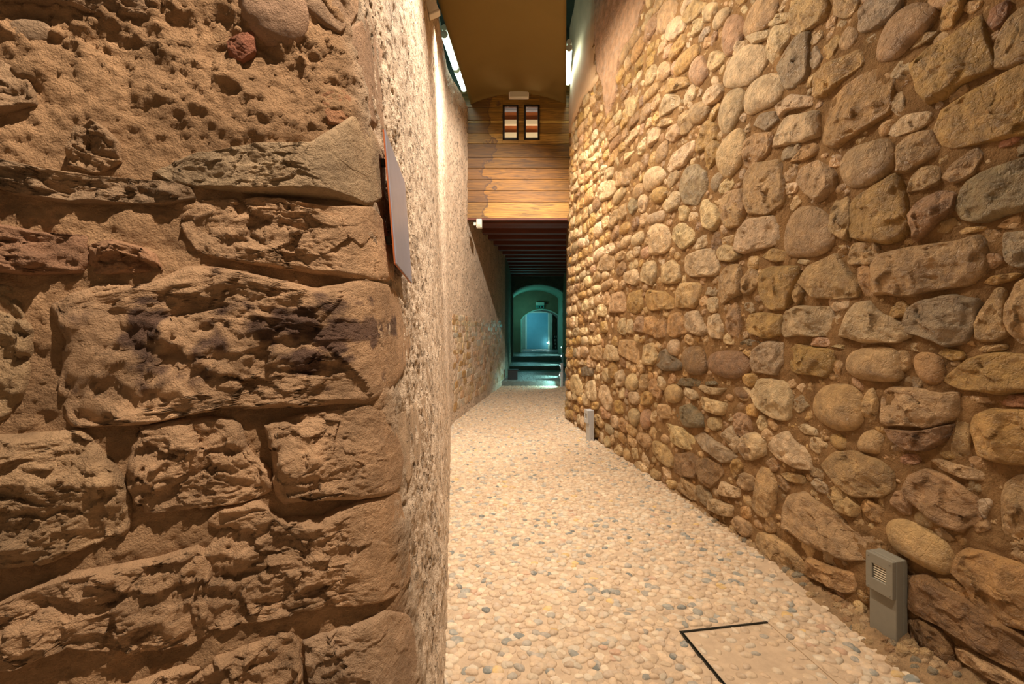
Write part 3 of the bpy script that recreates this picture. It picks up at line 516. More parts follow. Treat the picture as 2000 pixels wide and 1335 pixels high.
PAL = {'t': (186, 154, 112), 'y': (184, 148, 90), 'o': (186, 146, 98), 'r': (176, 140, 106), 'g': (162, 142, 112), 'd': (118, 104, 80), 'w': (202, 176, 138), 'b': (142, 110, 76), 'R': (164, 118, 86)}
CROP = {'A': (1400, 0, 2.9667), 'B': (1400, 420, 2.9667), 'C': (1400, 820, 2.9667), 'D': (1100, 0, 2.9667), 'E': (1100, 400, 2.9667), 'F': (1300, 1000, 2.857), 'G': (1100, 700, 3.3375)}
STONES = """
At* 940 340 970 200 1040 90 1150 20 1260 30 1290 80 1240 170 1150 250 1080 330 990 360
Ay 1140 380 1240 290 1400 200 1540 100 1600 300 1615 410 1450 470 1350 560 1240 600 1170 520
Ay 1280 760 1330 640 1500 530 1780 380 1920 330 1920 740 1650 810 1430 860 1310 870
Ao 640 720 680 580 760 500 900 410 990 375 1030 450 1020 640 940 700 840 770 700 860 640 840
At* 735 960 780 870 880 830 1010 800 1050 900 1020 1000 900 1080 800 1090 750 1050
At 1060 1010 1060 850 1130 780 1260 750 1300 880 1200 950 1130 1000
At 1120 1115 1140 1020 1210 960 1300 950 1310 1060 1220 1100
At 1320 1030 1380 950 1520 850 1560 900 1500 1010 1380 1070
Aw 340 860 370 740 420 670 600 640 610 780 540 820 420 840
Aw* 170 620 190 510 270 440 380 425 405 510 370 590 270 640 200 670
Aw* 45 500 80 370 150 280 260 250 300 310 290 400 220 480 130 510
Ar* 45 240 60 130 110 80 170 110 175 200 120 290 80 330 55 300
At* 165 190 200 80 240 10 300 -40 370 -20 360 90 290 170 200 220
Aw 300 330 320 230 350 150 430 140 435 230 380 330 340 380
Ag 365 390 410 290 480 210 545 180 550 320 540 420 470 500 420 520 390 450
At 440 10 650 -20 650 110 560 160 500 200 445 215
Ay 575 560 590 450 650 370 760 330 850 280 870 370 800 430 740 480 650 560 600 580
Ay 520 510 540 450 600 410 580 450 560 500
At 170 1180 180 1010 240 940 380 925 400 1040 395 1180 300 1240 200 1240
Aw* 0 920 60 800 160 730 180 860 130 980 60 1040
Ar 175 960 180 820 240 770 330 765 330 860 250 950 200 980
Aw* 20 680 60 560 110 515 170 520 170 620 130 700 80 790 40 760
At 480 1050 510 970 600 930 720 1000 700 1100 600 1170 530 1120
Ao 440 940 500 860 580 820 600 880 540 930
Ay 780 1300 810 1150 920 1080 1060 1010 1110 1130 1150 1290 1110 1370 1010 1415 800 1390
At 30 1200 60 1110 160 1090 185 1200 140 1290 60 1300
Bw 120 200 140 80 200 20 330 10 370 60 380 170 250 200 150 225
Bt* 410 220 420 60 480 -40 590 -50 670 20 710 150 620 230 480 245
Bt 670 100 680 -20 700 -120 770 -110 790 20 780 160
Bt 920 290 960 230 1200 180 1400 150 1540 110 1570 200 1580 330 1500 400 1250 440 1150 465 930 460
Bt 490 390 540 300 650 250 700 220 780 330 840 400 830 470 700 490 580 480
By 240 390 290 310 340 290 480 300 480 380 450 470 430 540 310 550 270 470
Bt 10 460 40 330 80 280 150 290 160 460 90 480 40 520
Bw 20 260 0 200 60 170 110 190 150 240 90 270
Bo 830 300 880 270 920 340 920 480 870 480 840 380
Bw 385 660 400 560 480 530 660 530 720 680 640 700 480 700 400 710
By 190 640 200 580 260 565 385 575 395 690 300 715 210 690
Br 70 620 80 540 120 500 150 560 160 650 140 715 90 690
Bw 735 700 760 600 820 510 900 500 960 560 1080 620 1140 700 1060 740 860 740
Bg 1100 640 1120 550 1200 490 1400 460 1540 490 1520 620 1450 740 1330 760 1200 700 1120 680
Bt 1510 720 1510 620 1560 540 1640 420 1690 430 1690 560 1700 690 1650 730 1530 735
Bt 1690 620 1700 520 1760 380 1920 330 1920 720 1780 740 1720 680
Bg 1680 240 1680 100 1780 90 1920 80 1920 300 1740 310 1690 290
By 1005 590 1030 530 1080 490 1120 520 1110 580 1040 605
Bo 1560 80 1620 80 1670 110 1660 200 1610 170 1570 150
Br 1555 260 1590 215 1660 220 1680 270 1600 320
By 1555 395 1610 350 1720 335 1780 340 1720 380 1620 410
Bg 215 860 230 780 290 730 390 740 390 850 360 920 220 910
Bb* -41 860 -20 800 60 785 150 790 200 850 205 910 130 948 40 935 -20 900
By 410 870 420 780 470 740 560 760 680 780 690 880 640 940 500 920 430 900
Bt* 765 880 780 810 860 770 1000 760 1070 800 1090 900 1080 965 900 960 800 930
Bt 1040 870 1060 780 1120 790 1140 870 1100 910 1060 900
Bo* 1155 870 1160 810 1230 790 1320 830 1330 960 1260 985 1190 950
By 1280 800 1330 765 1440 790 1450 830 1370 845
By 1320 950 1400 890 1480 820 1640 800 1780 810 1920 830 1920 1010 1650 1035 1430 1010 1340 980
Bt 1520 780 1560 750 1690 745 1690 780 1560 800
Bt* 575 1100 600 1020 670 980 800 985 860 1060 870 1160 840 1230 740 1250 640 1210 590 1160
Bw 215 1030 260 950 330 945 410 970 450 1060 440 1190 350 1180 250 1110
Bt 970 1200 975 1050 1010 990 1160 1000 1300 1030 1410 1020 1400 1180 1260 1230 1000 1220
Cb 985 50 1200 60 1390 20 1340 120 1230 185 1120 175 1020 110
Bt 860 1130 870 1050 920 990 950 1060 940 1180 890 1230
Bt 1430 1050 1500 1040 1630 1060 1620 1090 1450 1085
BR 1640 1070 1700 1040 1920 1040 1920 1110 1680 1110
By 1500 1250 1520 1160 1600 1120 1780 1130 1920 1120 1920 1450 1700 1440 1540 1400
Ct 1370 190 1400 60 1405 -60 1460 -70 1480 60 1480 190 1440 235
Cw 315 150 350 90 420 60 480 130 560 200 570 290 480 280 380 230
Cw 470 30 520 20 590 50 600 90 520 85
Cw 140 190 150 100 220 70 290 110 300 200 220 230 160 225
Ct 625 260 690 180 800 180 960 230 1040 300 1030 410 960 450 800 440 720 370 660 300
CR 1045 230 1100 195 1180 200 1190 250 1120 265
Ct 1250 230 1300 220 1440 260 1560 300 1570 350 1460 340 1320 290
Cr 1100 400 1130 310 1220 280 1350 330 1500 440 1540 560 1430 650 1300 600 1200 510 1120 450
Cg 1520 460 1600 440 1610 480 1560 580 1530 520
Ct 1670 620 1700 350 1780 310 1920 300 1920 720 1780 720 1700 680
Ct 395 620 400 500 440 430 520 420 620 490 720 550 800 640 900 660 920 740 880 800 750 810 600 740 500 690
Ct 225 500 240 350 270 265 330 290 370 400 350 500 310 570 260 545
Cg 560 360 590 330 650 380 665 440 610 420
Ct 375 310 420 300 520 320 520 370 440 360
Ct* 1000 650 1010 590 1080 570 1200 610 1320 680 1390 780 1370 890 1280 880 1150 810 1040 740
Co 1385 880 1400 780 1460 735 1600 760 1780 830 1920 900 1920 1250 1780 1200 1600 1150 1500 1060 1460 960
Co 1290 910 1400 920 1475 1000 1470 1060 1380 1020 1330 960
Ct 235 700 250 650 330 660 440 730 520 850 510 910 420 880 300 790
Co 540 860 550 790 640 830 800 880 830 930 800 990 760 1000 640 940 540 900
Cb 1130 900 1260 900 1400 1000 1600 1110 1780 1220 1920 1330 1920 1500 1700 1420 1500 1300 1300 1180 1140 1100
Fb 1380 600 1450 590 1560 660 1620 750 1620 840 1500 855 1400 760
Ft 1630 750 1700 760 1900 860 2000 930 2120 1010 2000 1000 1800 900 1650 820
Cr 1020 470 1040 410 1100 400 1150 470 1140 550 1080 550
Ag 840 160 850 60 900 0 960 -60 1100 -40 1080 50 1030 120 940 170 850 190
Ay 1310 180 1330 60 1350 -20 1460 -20 1440 60 1380 170
Ay 1430 60 1470 10 1550 0 1550 50 1490 90
AR 1580 140 1600 60 1700 0 1720 30 1700 110 1620 190
At 1625 400 1630 260 1700 110 1780 40 1920 0 1920 330 1700 400
At 1130 290 1200 190 1300 180 1270 220 1180 270
Aw 1005 780 1030 730 1120 660 1250 640 1260 690 1160 760 1050 800
Aw 1030 640 1040 540 1090 530 1120 630 1060 690
Ag 1380 1200 1450 1060 1560 990 1780 920 1920 880 1920 1180 1700 1240 1560 1290 1430 1270
Ar 1130 1250 1190 1170 1300 1100 1400 1120 1400 1200 1300 1290 1250 1350 1170 1400
AR 1590 870 1650 820 1780 780 1780 810 1700 850
Ao 660 970 680 890 740 900 740 960 700 975
Aw 190 220 240 190 330 170 320 220 230 260
Aw 100 320 130 240 190 230 180 290 130 320
Aw 310 150 330 90 430 70 430 110 350 160
At 700 90 700 -20 800 -30 840 20 800 90 750 110
Ag 230 730 270 660 350 640 370 700 300 760
Aw 360 620 440 545 560 560 560 610 430 640 380 690
By 1380 120 1450 70 1600 60 1560 90 1450 115
Bt 1630 70 1680 20 1780 -10 1780 80 1700 85
Bt 1290 100 1300 40 1390 10 1430 60 1350 115
By 275 240 330 190 430 210 420 260 350 275
Bw 455 270 500 250 560 260 540 295
Br 540 720 600 700 680 720 670 765 560 760
Bw 670 760 720 745 810 765 770 780
Bd 135 740 190 715 255 730 250 755 160 755
Bo 685 900 690 840 720 840 750 860 720 960
Bt 450 440 480 370 520 450 480 530
Bb* 100 1010 150 990 210 1020 200 1070 140 1060
Bw 470 1000 500 970 530 980 510 1040
By 155 940 180 915 240 920 250 960 210 1000 170 980
By 180 1110 210 1085 250 1110 240 1170 190 1160
Dw 600 210 620 150 680 90 710 100 720 160 660 230 620 240
Dt 700 120 720 40 780 0 850 20 800 90 740 140
Dt 560 190 570 80 600 20 650 -20 680 40 640 130 590 200
Dw 825 130 830 50 870 10 905 20 900 80 870 120
Dw* 875 160 910 70 960 40 980 60 950 130 900 180
Dy* 650 440 670 350 740 280 790 250 800 310 750 380 700 430
Dw 560 680 570 600 620 540 690 560 680 610 620 660
Dt* 735 690 750 620 800 590 870 590 850 670 800 720 760 720
Dw 840 390 850 320 900 290 950 320 930 370 880 415
Dr* 745 470 750 380 800 320 830 340 850 430 800 500
Dy 600 520 630 460 720 445 750 500 680 520 610 550
Dw 480 500 490 420 540 370 560 400 520 490
Dt* 555 450 570 380 600 350 640 390 620 450 580 475
Dw 600 980 640 900 760 810 770 870 720 950 640 1000
Dt 600 800 620 740 680 710 700 780 650 830
Dt 670 740 690 670 730 640 770 700 740 770 700 790
Dw 830 570 850 520 920 480 950 530 900 590 850 620
Dy 780 860 790 780 860 690 900 720 900 800 850 860 790 890
Dw* 470 1060 490 990 560 955 600 1000 590 1050 530 1100 490 1110
Dg 690 1040 720 980 780 950 840 1000 840 1090 780 1190 720 1180 690 1110
Dy* 520 1140 540 1090 600 1080 610 1130 570 1180 530 1170
Dw 600 1200 640 1110 690 1110 680 1200 620 1230
Dt* 410 1130 430 1070 470 1060 470 1130 430 1160
Dw 800 1220 830 1150 900 1200 920 1280 880 1340 820 1300
Dt 920 1220 960 1130 1050 1090 1060 1190 1050 1300 960 1330
Dw 720 1270 740 1230 790 1230 790 1270 740 1290
Dw 370 660 380 580 420 550 430 620 400 680
Dw 345 960 370 890 420 870 390 930
Dw 210 1130 230 1060 290 1040 320 1080 290 1140 230 1170
Dt 555 730 600 690 660 680 650 710 590 740
Dg 790 250 820 160 860 150 860 190 820 240
Ew 510 290 515 130 560 100 620 130 640 220 600 280
Ew 640 190 650 130 700 100 770 150 770 210 700 260
Ew 700 380 720 300 790 260 880 255 900 310 920 380 880 410 740 415
Ey 490 560 495 490 600 500 650 540 650 600 500 615
Et 660 590 670 500 700 450 800 450 810 520 770 600
Eg 830 520 850 470 900 480 890 530
Eo 610 740 620 640 680 620 720 660 730 740 650 770
Eo 480 740 490 650 540 640 560 690 540 760
Eo 530 770 550 690 600 650 610 760 570 775
Ew 725 700 730 620 790 610 820 680 850 740 800 760 750 740
Ew 850 740 840 650 900 620 940 700 940 780 880 770
Er 415 730 420 650 470 640 480 740
Ew 315 730 330 660 370 650 370 760
Ew 370 740 380 660 410 660 410 750
Ey 215 740 220 680 260 670 270 740
Et 205 370 220 310 270 280 300 300 300 370 230 390
Ew 460 440 470 340 540 320 550 400 530 470
Ew 580 450 590 350 640 320 690 360 690 440 620 460
Ew 370 450 370 390 430 370 450 430 430 470
Et 275 620 280 520 340 500 370 530 370 620
Ey 380 620 390 510 460 490 470 600 430 625
Ew 205 640 210 580 250 570 265 620 250 650
Ew* 370 1040 380 990 420 970 440 1020 430 1070 390 1080
Eb* 700 900 710 840 760 815 820 830 840 900 840 970 770 985 720 960
Ed 545 930 560 850 600 830 650 880 700 920 690 960 600 960
Ew 470 920 480 810 530 800 560 870 530 930
Et 330 860 340 780 400 780 470 810 440 920 400 900
Ew 245 890 250 810 310 810 330 900 290 910
Et 165 880 170 820 230 810 240 890 200 900
Ew 230 1010 240 950 270 940 285 1000 270 1030
Ew 305 1050 320 970 350 950 365 1000 350 1050
Eo 510 1030 540 1000 580 1080 570 1130 530 1090
Et 450 1060 450 980 490 980 500 1060 480 1085
Et* 600 1100 610 1050 650 1035 700 1060 700 1120 660 1150 620 1140
Ew 695 1080 720 1050 780 1080 800 1110 770 1135
Ew 795 1160 810 1110 860 1120 960 1150 960 1200 920 1220 830 1190
Ew 790 1060 800 1040 900 1060 960 1060 920 1100 850 1095
Ew* 1010 1090 1040 1050 1100 1070 1100 1120 1050 1140
Ed 670 1040 700 1000 800 1010 800 1050 720 1050
Ed 810 1020 900 1020 910 1040 830 1045
Et 550 1190 560 1150 620 1160 640 1230 590 1240
Ed 660 1220 680 1170 750 1150 820 1220 830 1280 730 1290
Ew 840 1270 850 1230 920 1230 940 1290 880 1310
Ew* 385 1220 400 1180 440 1180 450 1250 420 1290
Er* 460 1270 465 1190 510 1180 520 1250 490 1310
Ew 215 1090 230 1040 260 1040 290 1120 280 1200 240 1160
Ew 130 1090 150 1020 190 1010 200 1140 160 1130
Ew 50 1080 50 990 90 980 120 1060 110 1110
Ed 110 990 110 940 150 935 180 950 180 990
Ew 390 1140 390 1080 430 1080 460 1130 430 1160
Gw 640 450 680 420 780 450 860 510 870 590 800 590 700 530
Gg 865 510 920 480 1000 530 1100 600 1160 640 1060 680 950 600
Gw 1150 560 1170 490 1250 480 1300 560 1270 640 1190 650
Gt 600 600 610 530 680 560 730 640 720 720 640 660
Gt 485 540 500 480 560 490 590 560 560 590
Gb 730 740 740 620 850 610 900 650 880 780 800 770
Gb 900 780 890 660 960 640 1060 700 1050 760 980 850
Gw 960 980 970 910 1020 920 1120 960 1110 1030 1040 1020
Gw 1020 870 1050 800 1110 830 1190 860 1160 910 1060 890
Gt 1110 1060 1140 1020 1220 1060 1250 1140 1200 1170 1150 1120
Gw 330 600 370 555 400 590 390 640 350 620
Gw 470 690 500 660 560 700 560 750 520 740
Gt 570 750 590 710 640 740 640 790 590 790
Gt 680 850 690 780 740 800 740 850
"""
hand = []
for ln in STONES.strip().splitlines():
    k, rest = ln.split(' ', 1); ox, oy, sc = CROP[k[0]]
    P = pts2(rest) / sc + np.array([ox, oy]); P = np.array([WR.at(x, y) for x, y in P])
    P[:, 1] = np.maximum(P[:, 1], -0.03)
    hand.append((P, PAL[k[1]], '*' in k))
# occupancy raster of the wall surface, 1 cm cells
RS = 0.01; U0 = WR.uY(0.5); U1 = WR.uY(8.25); nU = int((U1 - U0) / RS); nZ = int(ZMAX / RS)
occ = np.zeros((nU, nZ), bool)
def cells(P, grow=0):
    lo = np.floor((P.min(0) - [U0, 0]) / RS).astype(int) - 1 - grow; hi = np.ceil((P.max(0) - [U0, 0]) / RS).astype(int) + 2 + grow
    lo = np.maximum(lo, 0); hi = np.minimum(hi, [nU, nZ])
    if (hi <= lo).any(): return None
    uu = U0 + (np.arange(lo[0], hi[0]) + .5) * RS; zz = (np.arange(lo[1], hi[1]) + .5) * RS
    g = np.meshgrid(uu, zz, indexing='ij'); return lo, hi, inside(P, g[0], g[1])
def mark(P):
    c = cells(P)
    if c: occ[c[0][0]:c[1][0], c[0][1]:c[1][1]] |= c[2]
def frac(P):
    c = cells(P)
    if c is None or c[2].sum() == 0: return 1.0
    return (occ[c[0][0]:c[1][0], c[0][1]:c[1][1]] & c[2]).sum() / c[2].sum()
for P, c, r in hand: mark(P)
# plastered patches at the top of the wall keep free of stones
SM = np.array([WR.at(x, y) for x, y in pts2('1112 -60 1166 -60 1163 40 1160 100 1164 145 1172 152 1158 172 1140 195 1128 225 1116 262 1108 262')])
RG = np.array([WR.at(x, y) for x, y in pts2('1166 -60 1275 -60 1262 10 1236 75 1212 110 1206 190 1186 235 1180 170 1168 140 1163 60')])
mark(SM); mark(RG)
mark(np.array([WR.at(x, y) for x, y in pts2('1696 1085 1800 1085 1800 1285 1696 1260')]))
rg = np.random.default_rng(5)
def blob(c, a, b, th, rnd):
    n = 7 if not rnd else 9; t = np.sort(np.linspace(0, 6.283, n, endpoint=False) + rg.uniform(-0.28, 0.28, n))
    e = 0.55 if not rnd else 1.0
    x = np.sign(np.cos(t)) * abs(np.cos(t)) ** e * a * rg.uniform(0.88, 1.1, n); y = np.sign(np.sin(t)) * abs(np.sin(t)) ** e * b * rg.uniform(0.88, 1.1, n)
    return np.stack([c[0] + x * math.cos(th) - y * math.sin(th), c[1] + x * math.sin(th) + y * math.cos(th)], -1)
auto = []
keys = 'wwwwwtttttyyygobr'
# long stones laid in rough courses on the farther stretch
zc = 0.0
while zc < ZMAX:
    hh = rg.uniform(0.13, 0.22); u = WR.uY(3.0) + rg.uniform(0, .3)
    while u < U1:
        w = rg.uniform(0.16, 0.40) * (0.75 if rg.random() < 0.3 else 1); Y = np.interp(u, WR.u, WR.Y)
        if zc < EYE + 0.8 * max(Y, 1.6):
            slope = 0.10 * (zc - 1.5) if zc > 1.5 else 0.0
            h2 = hh * rg.uniform(0.75, 1.0); cz = zc + hh / 2 + 0.04 * math.sin(u * 2.1 + zc) + rg.normal(0, .012)
            P = blob((u + w / 2, cz), w * 0.53, h2 * 0.52, rg.normal(0, 0.09) - slope * 0.25, rg.random() < 0.25)
            if P[:, 1].min() > -0.05:
                if frac(P) < 0.14: mark(P); auto.append((P, PAL[keys[rg.integers(len(keys))]], rg.random() < 0.25))
        u += w * 1.02
    zc += hh * 1.0
for (size, tries) in ((0.10, 1500), (0.075, 3000), (0.055, 9000), (0.038, 14000), (0.026, 12000)):
    for _ in range(tries):
        u = U0 + rg.random() * (U1 - U0); Y = np.interp(u, WR.u, WR.Y)
        zt = min(ZMAX, EYE + 0.80 * max(Y, 1.6)); z = rg.random() * zt
        i, j = int((u - U0) / RS), int(z / RS)
        if i >= nU or j >= nZ or occ[i, j]: continue
        if size < 0.03 and Y > 5.5: continue
        rnd = rg.random() < 0.2; a = size * rg.uniform(0.85, 1.25); b = a * rg.uniform(0.5, 0.95)
        th = rg.normal(0.0, 0.35) if z < 3 else rg.normal(0.3, 0.5)
        P = blob((u, z), a, b, th, rnd)
        if P[:, 1].min() < -0.04: continue
        if frac(P) < 0.10: mark(P); auto.append((P, PAL[keys[rg.integers(len(keys))]], rnd))
def appar(P):
    c = P.mean(0); Y = np.interp(c[0], WR.u, WR.Y); s = np.ptp(P, axis=0); tx = 0.35 if Y < 6 else 0.3
    vis = EYE + 0.745 * Y > c[1] and np.interp(c[0], WR.u, WR.X) / Y < 1.16
    return math.sqrt(s[0] * tx * s[1]) * F / Y * (1 if vis else 0.2), Y
allst = [(P, c, r, True) for P, c, r in hand] + [(P, c, r, False) for P, c, r in auto]
allst.sort(key=lambda s: -appar(s[0])[0]); rest = []
for i, (P, c, r, hd) in enumerate(allst):
    ap, Y = appar(P); sz = math.sqrt(np.prod(np.ptp(P, axis=0)))
    res = float(np.clip(ap / 42, 0.22, 3.0)); rr = np.random.default_rng(1000 + i)
    if not hd and sz < 0.10: c = tuple(0.55 * np.array(c) + 0.45 * np.array((160, 128, 88)))
    colr = np.array(srgb(*c)[:3]) * rr.uniform(0.85, 1.15) * np.array([1, rr.uniform(.96, 1.02), rr.uniform(.84, 1.04)])
    depth = float(np.clip(sz * rr.uniform(0.20, 0.30), 0.014, 0.055))
    g = stone_geo(WR, P, colr, r, depth, res=res, seed=1000 + i, base=0.003 if hd else -0.004, sink=0.05, rough=1.0 if hd else 1.3)
    if i < 298:
        V, Q, T, C = g; Q, T = orient(WR, V, Q, T)
        link('stone', mesh_np('stone', V, Q, T, C), M['stone'], wall_right)
    else:
        V, Q, T, C = g; Q, T = orient(WR, V, Q, T); rest.append((V, Q, T, C))
print('stones', len(allst), 'hand', len(hand), 'rest', len(rest))
V, Q, T, C = merge(rest)
link('small_stones', mesh_np('small_stones', V, Q, T, C), M['stone_far'], wall_right, kind='stuff')
# plaster patches lying on the stones
def slab(wall, P, m, name, h, parent, lump=0.004, fr=6, n=46):
    lo = P.min(0); hi = P.max(0); us = np.linspace(lo[0], hi[0], n); zs = np.linspace(lo[1], hi[1], n * 2)
    g = np.meshgrid(us, zs, indexing='ij'); U = g[0].ravel(); Z = g[1].ravel()
    jit = 0.06 * fbm(np.c_[U, Z, 0 * U], 5, 4); ins = inside(P, U + jit, Z + jit)
    V = wall.P(U, Z, np.where(ins, h + lump * fbm(np.c_[U, Z, 0 * U + 2], fr, 4, 0.6), -0.05)); Q = grid_faces(n, n * 2)
    Q = Q[ins[Q].any(1)]
    q0 = Q[0]; nn = np.cross(V[q0[1]] - V[q0[0]], V[q0[2]] - V[q0[0]]); j = int(np.argmin(abs(wall.u - U[0])))
    if nn[0] * wall.nx[j] + nn[1] * wall.ny[j] < 0: Q = Q[:, ::-1]
    return link(name, mesh_np(name, V, Q), m, parent)
slab(WR, SM, M['smooth_plaster'], 'plaster_patch', 0.045, wall_right, 0.004)
o = slab(WR, RG, M['rough_render'], 'plaster_patch', 0.03, wall_right, 0.03, 9, 70); o['label'] = 'rough pinkish brown plaster patch'

# ------------------------------------------------------------------ floor
def XLw(Y): return np.interp(Y, WL.Y[WL.Y > 1.3], WL.X[WL.Y > 1.3])
def XRw(Y): return np.interp(Y, WR.Y, WR.X)
# access cover corners on the ground
CA, CB, CC = np.array([0.845, 2.284]), np.array([1.311, 2.36]), np.array([0.902, 1.957])
ex = (CB - CA) / np.linalg.norm(CB - CA); ey = (CC - CA) / np.linalg.norm(CC - CA); CWid = np.linalg.norm(CB - CA); CLen = 0.62
ey = np.array([ex[1], -ex[0]]) * 0.5 + ey * 0.5; ey /= np.linalg.norm(ey)
def in_cover(X, Y, m=0.0):
    d = np.stack([X - CA[0], Y - CA[1]], -1); det = ex[0] * ey[1] - ex[1] * ey[0]
    a = (d[..., 0] * ey[1] - d[..., 1] * ey[0]) / det; b = (ex[0] * d[..., 1] - ex[1] * d[..., 0]) / det
    return (a > -m) & (a < CWid + m) & (b > -m) & (b < CLen + m)
def floor_z(X, Y):
    p = np.c_[X, Y, 0 * X]; z = 0.010 * fbm(p, 1.2, 2) + 0.003 * fbm(p, 14, 3)
    # rubble and mortar banked up against the right-hand wall
    d = XRw(Y) - X; bank = np.clip((0.30 - d) / 0.30, 0, 1) ** 1.3 * np.clip((3.4 - Y) / .7, 0, 1)
    return z + bank * 0.01 - 0.008 * np.array(in_cover(X, Y, 0.012), float)
pl = []
for (x0, x1, y0, y1, d) in ((-3.2, 2.6, -3, 1.5, 0.12), (-0.9, 2.3, 1.5, 4.2, 0.016), (-1.3, 1.9, 4.2, 12.5, 0.05)):
    xs = np.linspace(x0, x1, int((x1 - x0) / d) + 2); ys = np.linspace(y0, y1, int((y1 - y0) / d) + 2); g = np.meshgrid(xs, ys, indexing='ij')
    X = g[0].ravel(); Y = g[1].ravel(); pl.append((np.c_[X, Y, floor_z(X, Y)], grid_faces(len(xs), len(ys)), np.zeros((0, 3), int), np.zeros((len(X), 3))))
V, Q, T, C = merge(pl); q0 = Q[0]
if np.cross(V[q0[1]] - V[q0[0]], V[q0[2]] - V[q0[0]])[2] < 0: Q = Q[:, ::-1]
floor = link('floor', mesh_np('floor', V, Q, T), M['floor_mortar'], kind='structure')
rg = np.random.default_rng(9)
def pebble_geo(x, y, a, b, th, h, n, k, z0=0.0):
    t = np.linspace(0, 2 * math.pi, n, endpoint=False); rr = 1 + 0.10 * np.sin(2 * t + x * 31) + 0.07 * np.sin(3 * t + y * 17)
    V = [[0, 0, h]]; 
    for j in range(1, k + 1):
        ph = j / k * 1.62; V += [[a * math.sin(ph) * r * math.cos(q), b * math.sin(ph) * r * math.sin(q), h * math.cos(ph) - 0.001] for q, r in zip(t, rr)]
    V = np.array(V); V[1 + (k - 1) * n:, 2] -= 0.008
    c, s = math.cos(th), math.sin(th); W_ = np.c_[x + V[:, 0] * c - V[:, 1] * s, y + V[:, 0] * s + V[:, 1] * c, V[:, 2] + z0]
    i = np.arange(n); nx = (i + 1) % n; T = np.stack([0 * i, 1 + i, 1 + nx], -1)
    Q = np.vstack([np.stack([1 + j * n + i, 1 + (j + 1) * n + i, 1 + (j + 1) * n + nx, 1 + j * n + nx], -1) for j in range(k - 1)])
    return W_, Q, T
PC = [(202, 180, 152), (198, 174, 146), (208, 190, 164), (190, 168, 142), (204, 180, 150), (200, 186, 164), (170, 162, 148), (152, 150, 140), (128, 130, 124), (204, 174, 122), (192, 160, 134)]
PW = np.array([5, 5, 4, 4, 4, 3, 1.6, 1.0, 0.6, .5, .5]); PW /= PW.sum()
peb = []; step = 0.041
Yg = 1.35
row = 0
while Yg < 12.6:
    sc_ = 1.0; xs = np.arange(XLw(Yg) - 0.02 + (row % 2) * step * .5, XRw(Yg) + 0.02, step * 1.12)
    for x in xs:
        x_ = x + rg.normal(0, 0.0115); y_ = Yg + rg.normal(0, 0.0115); 
        if x_ > (x_ and XRw(y_) - 0.0) : continue
        if rg.random() < 0.05: continue
        cover = bool(in_cover(np.array(x_), np.array(y_), 0.030))
        if cover: continue
        if y_ < 3.0 and XRw(y_) - x_ < 0.20 and rg.random() < 0.5: continue
        peb.append((x_, y_))
    Yg += step * 0.86; row += 1
print('pebbles', len(peb))
def vis_key(p):
    x, y = p; px = CX + F * x / y; py = HY + F * EYE / y
    return (0 if (-10 < px < 2010 and py < 1345) else 1, y)
peb.sort(key=vis_key); rest = []
Xp = np.array([p[0] for p in peb]); Yp = np.array([p[1] for p in peb]); Zp = floor_z(Xp, Yp)
for i, (x, y) in enumerate(peb):
    a = rg.uniform(0.022, 0.033); b = a * rg.uniform(0.66, 0.95); th = rg.normal(0.1, 0.7); h = rg.uniform(0.004, 0.014)
    if rg.random() < 0.06: a *= 1.25; b *= 1.2
    near = y < 3.0
    Vv, Qq, Tt = pebble_geo(x, y, a, b, th, h, 14 if near else (9 if y < 5 else 6), 4 if near else (3 if y < 5 else 2), Zp[i] + 0.0015)
    cc = np.tile(np.array(srgb(*PC[rg.choice(len(PC), p=PW)])[:3]) * rg.uniform(.76, 1.02), (len(Vv), 1))
    if i < 280: link('pebble', mesh_np('pebble', Vv, Qq, Tt, cc), M['pebble'], floor)
    else: rest.append((Vv, Qq, Tt, cc))
V, Q, T, C = merge(rest); link('pebble_paving', mesh_np('pebble_paving', V, Q, T, C), M['pebble'], floor, kind='stuff')

# rubble and earth mortar heaped against the wall foot near the camera, with loose angular chips in it
us = np.linspace(WR.uY(1.5), WR.uY(4.4), 260); ds = np.linspace(0, 1, 34); g = np.meshgrid(us, ds, indexing='ij'); U = g[0].ravel(); D = g[1].ravel()
Yb = np.interp(U, WR.u, WR.Y); wd_ = 0.05 + 0.17 * np.clip((3.1 - Yb) / .9, 0, 1) + 0.16 * fbm(np.c_[U, 0 * U, 0 * U], 4, 5, 0.7)
wd_ = np.maximum(wd_, .05)
P_ = WR.P(U, 0 * U, D * wd_ - 0.02); P_[:, 2] = (0.085 * (wd_ / .25) * (1 - D) ** 1.2 + (0.03 + 0.08 * (1 - D)) * fbm(P_, 14, 5, 0.72) * np.clip(wd_ / .2, 0, 1)) + 0.010 - 0.03 * (D > .97)
Qk = grid_faces(260, 34); q0 = Qk[0]
if np.cross(P_[q0[1]] - P_[q0[0]], P_[q0[2]] - P_[q0[0]])[2] < 0: Qk = Qk[:, ::-1]
link('mortar_bank', mesh_np('mortar_bank', P_, Qk), M['bank'], wall_right)
class FlatW:
    def __init__(s, z): s.z = z; s.X = np.array([0.]); s.Y = np.array([0.])
    def P(s, x, y, h=0): return np.stack([x, y, s.z + h + 0 * x], -1)
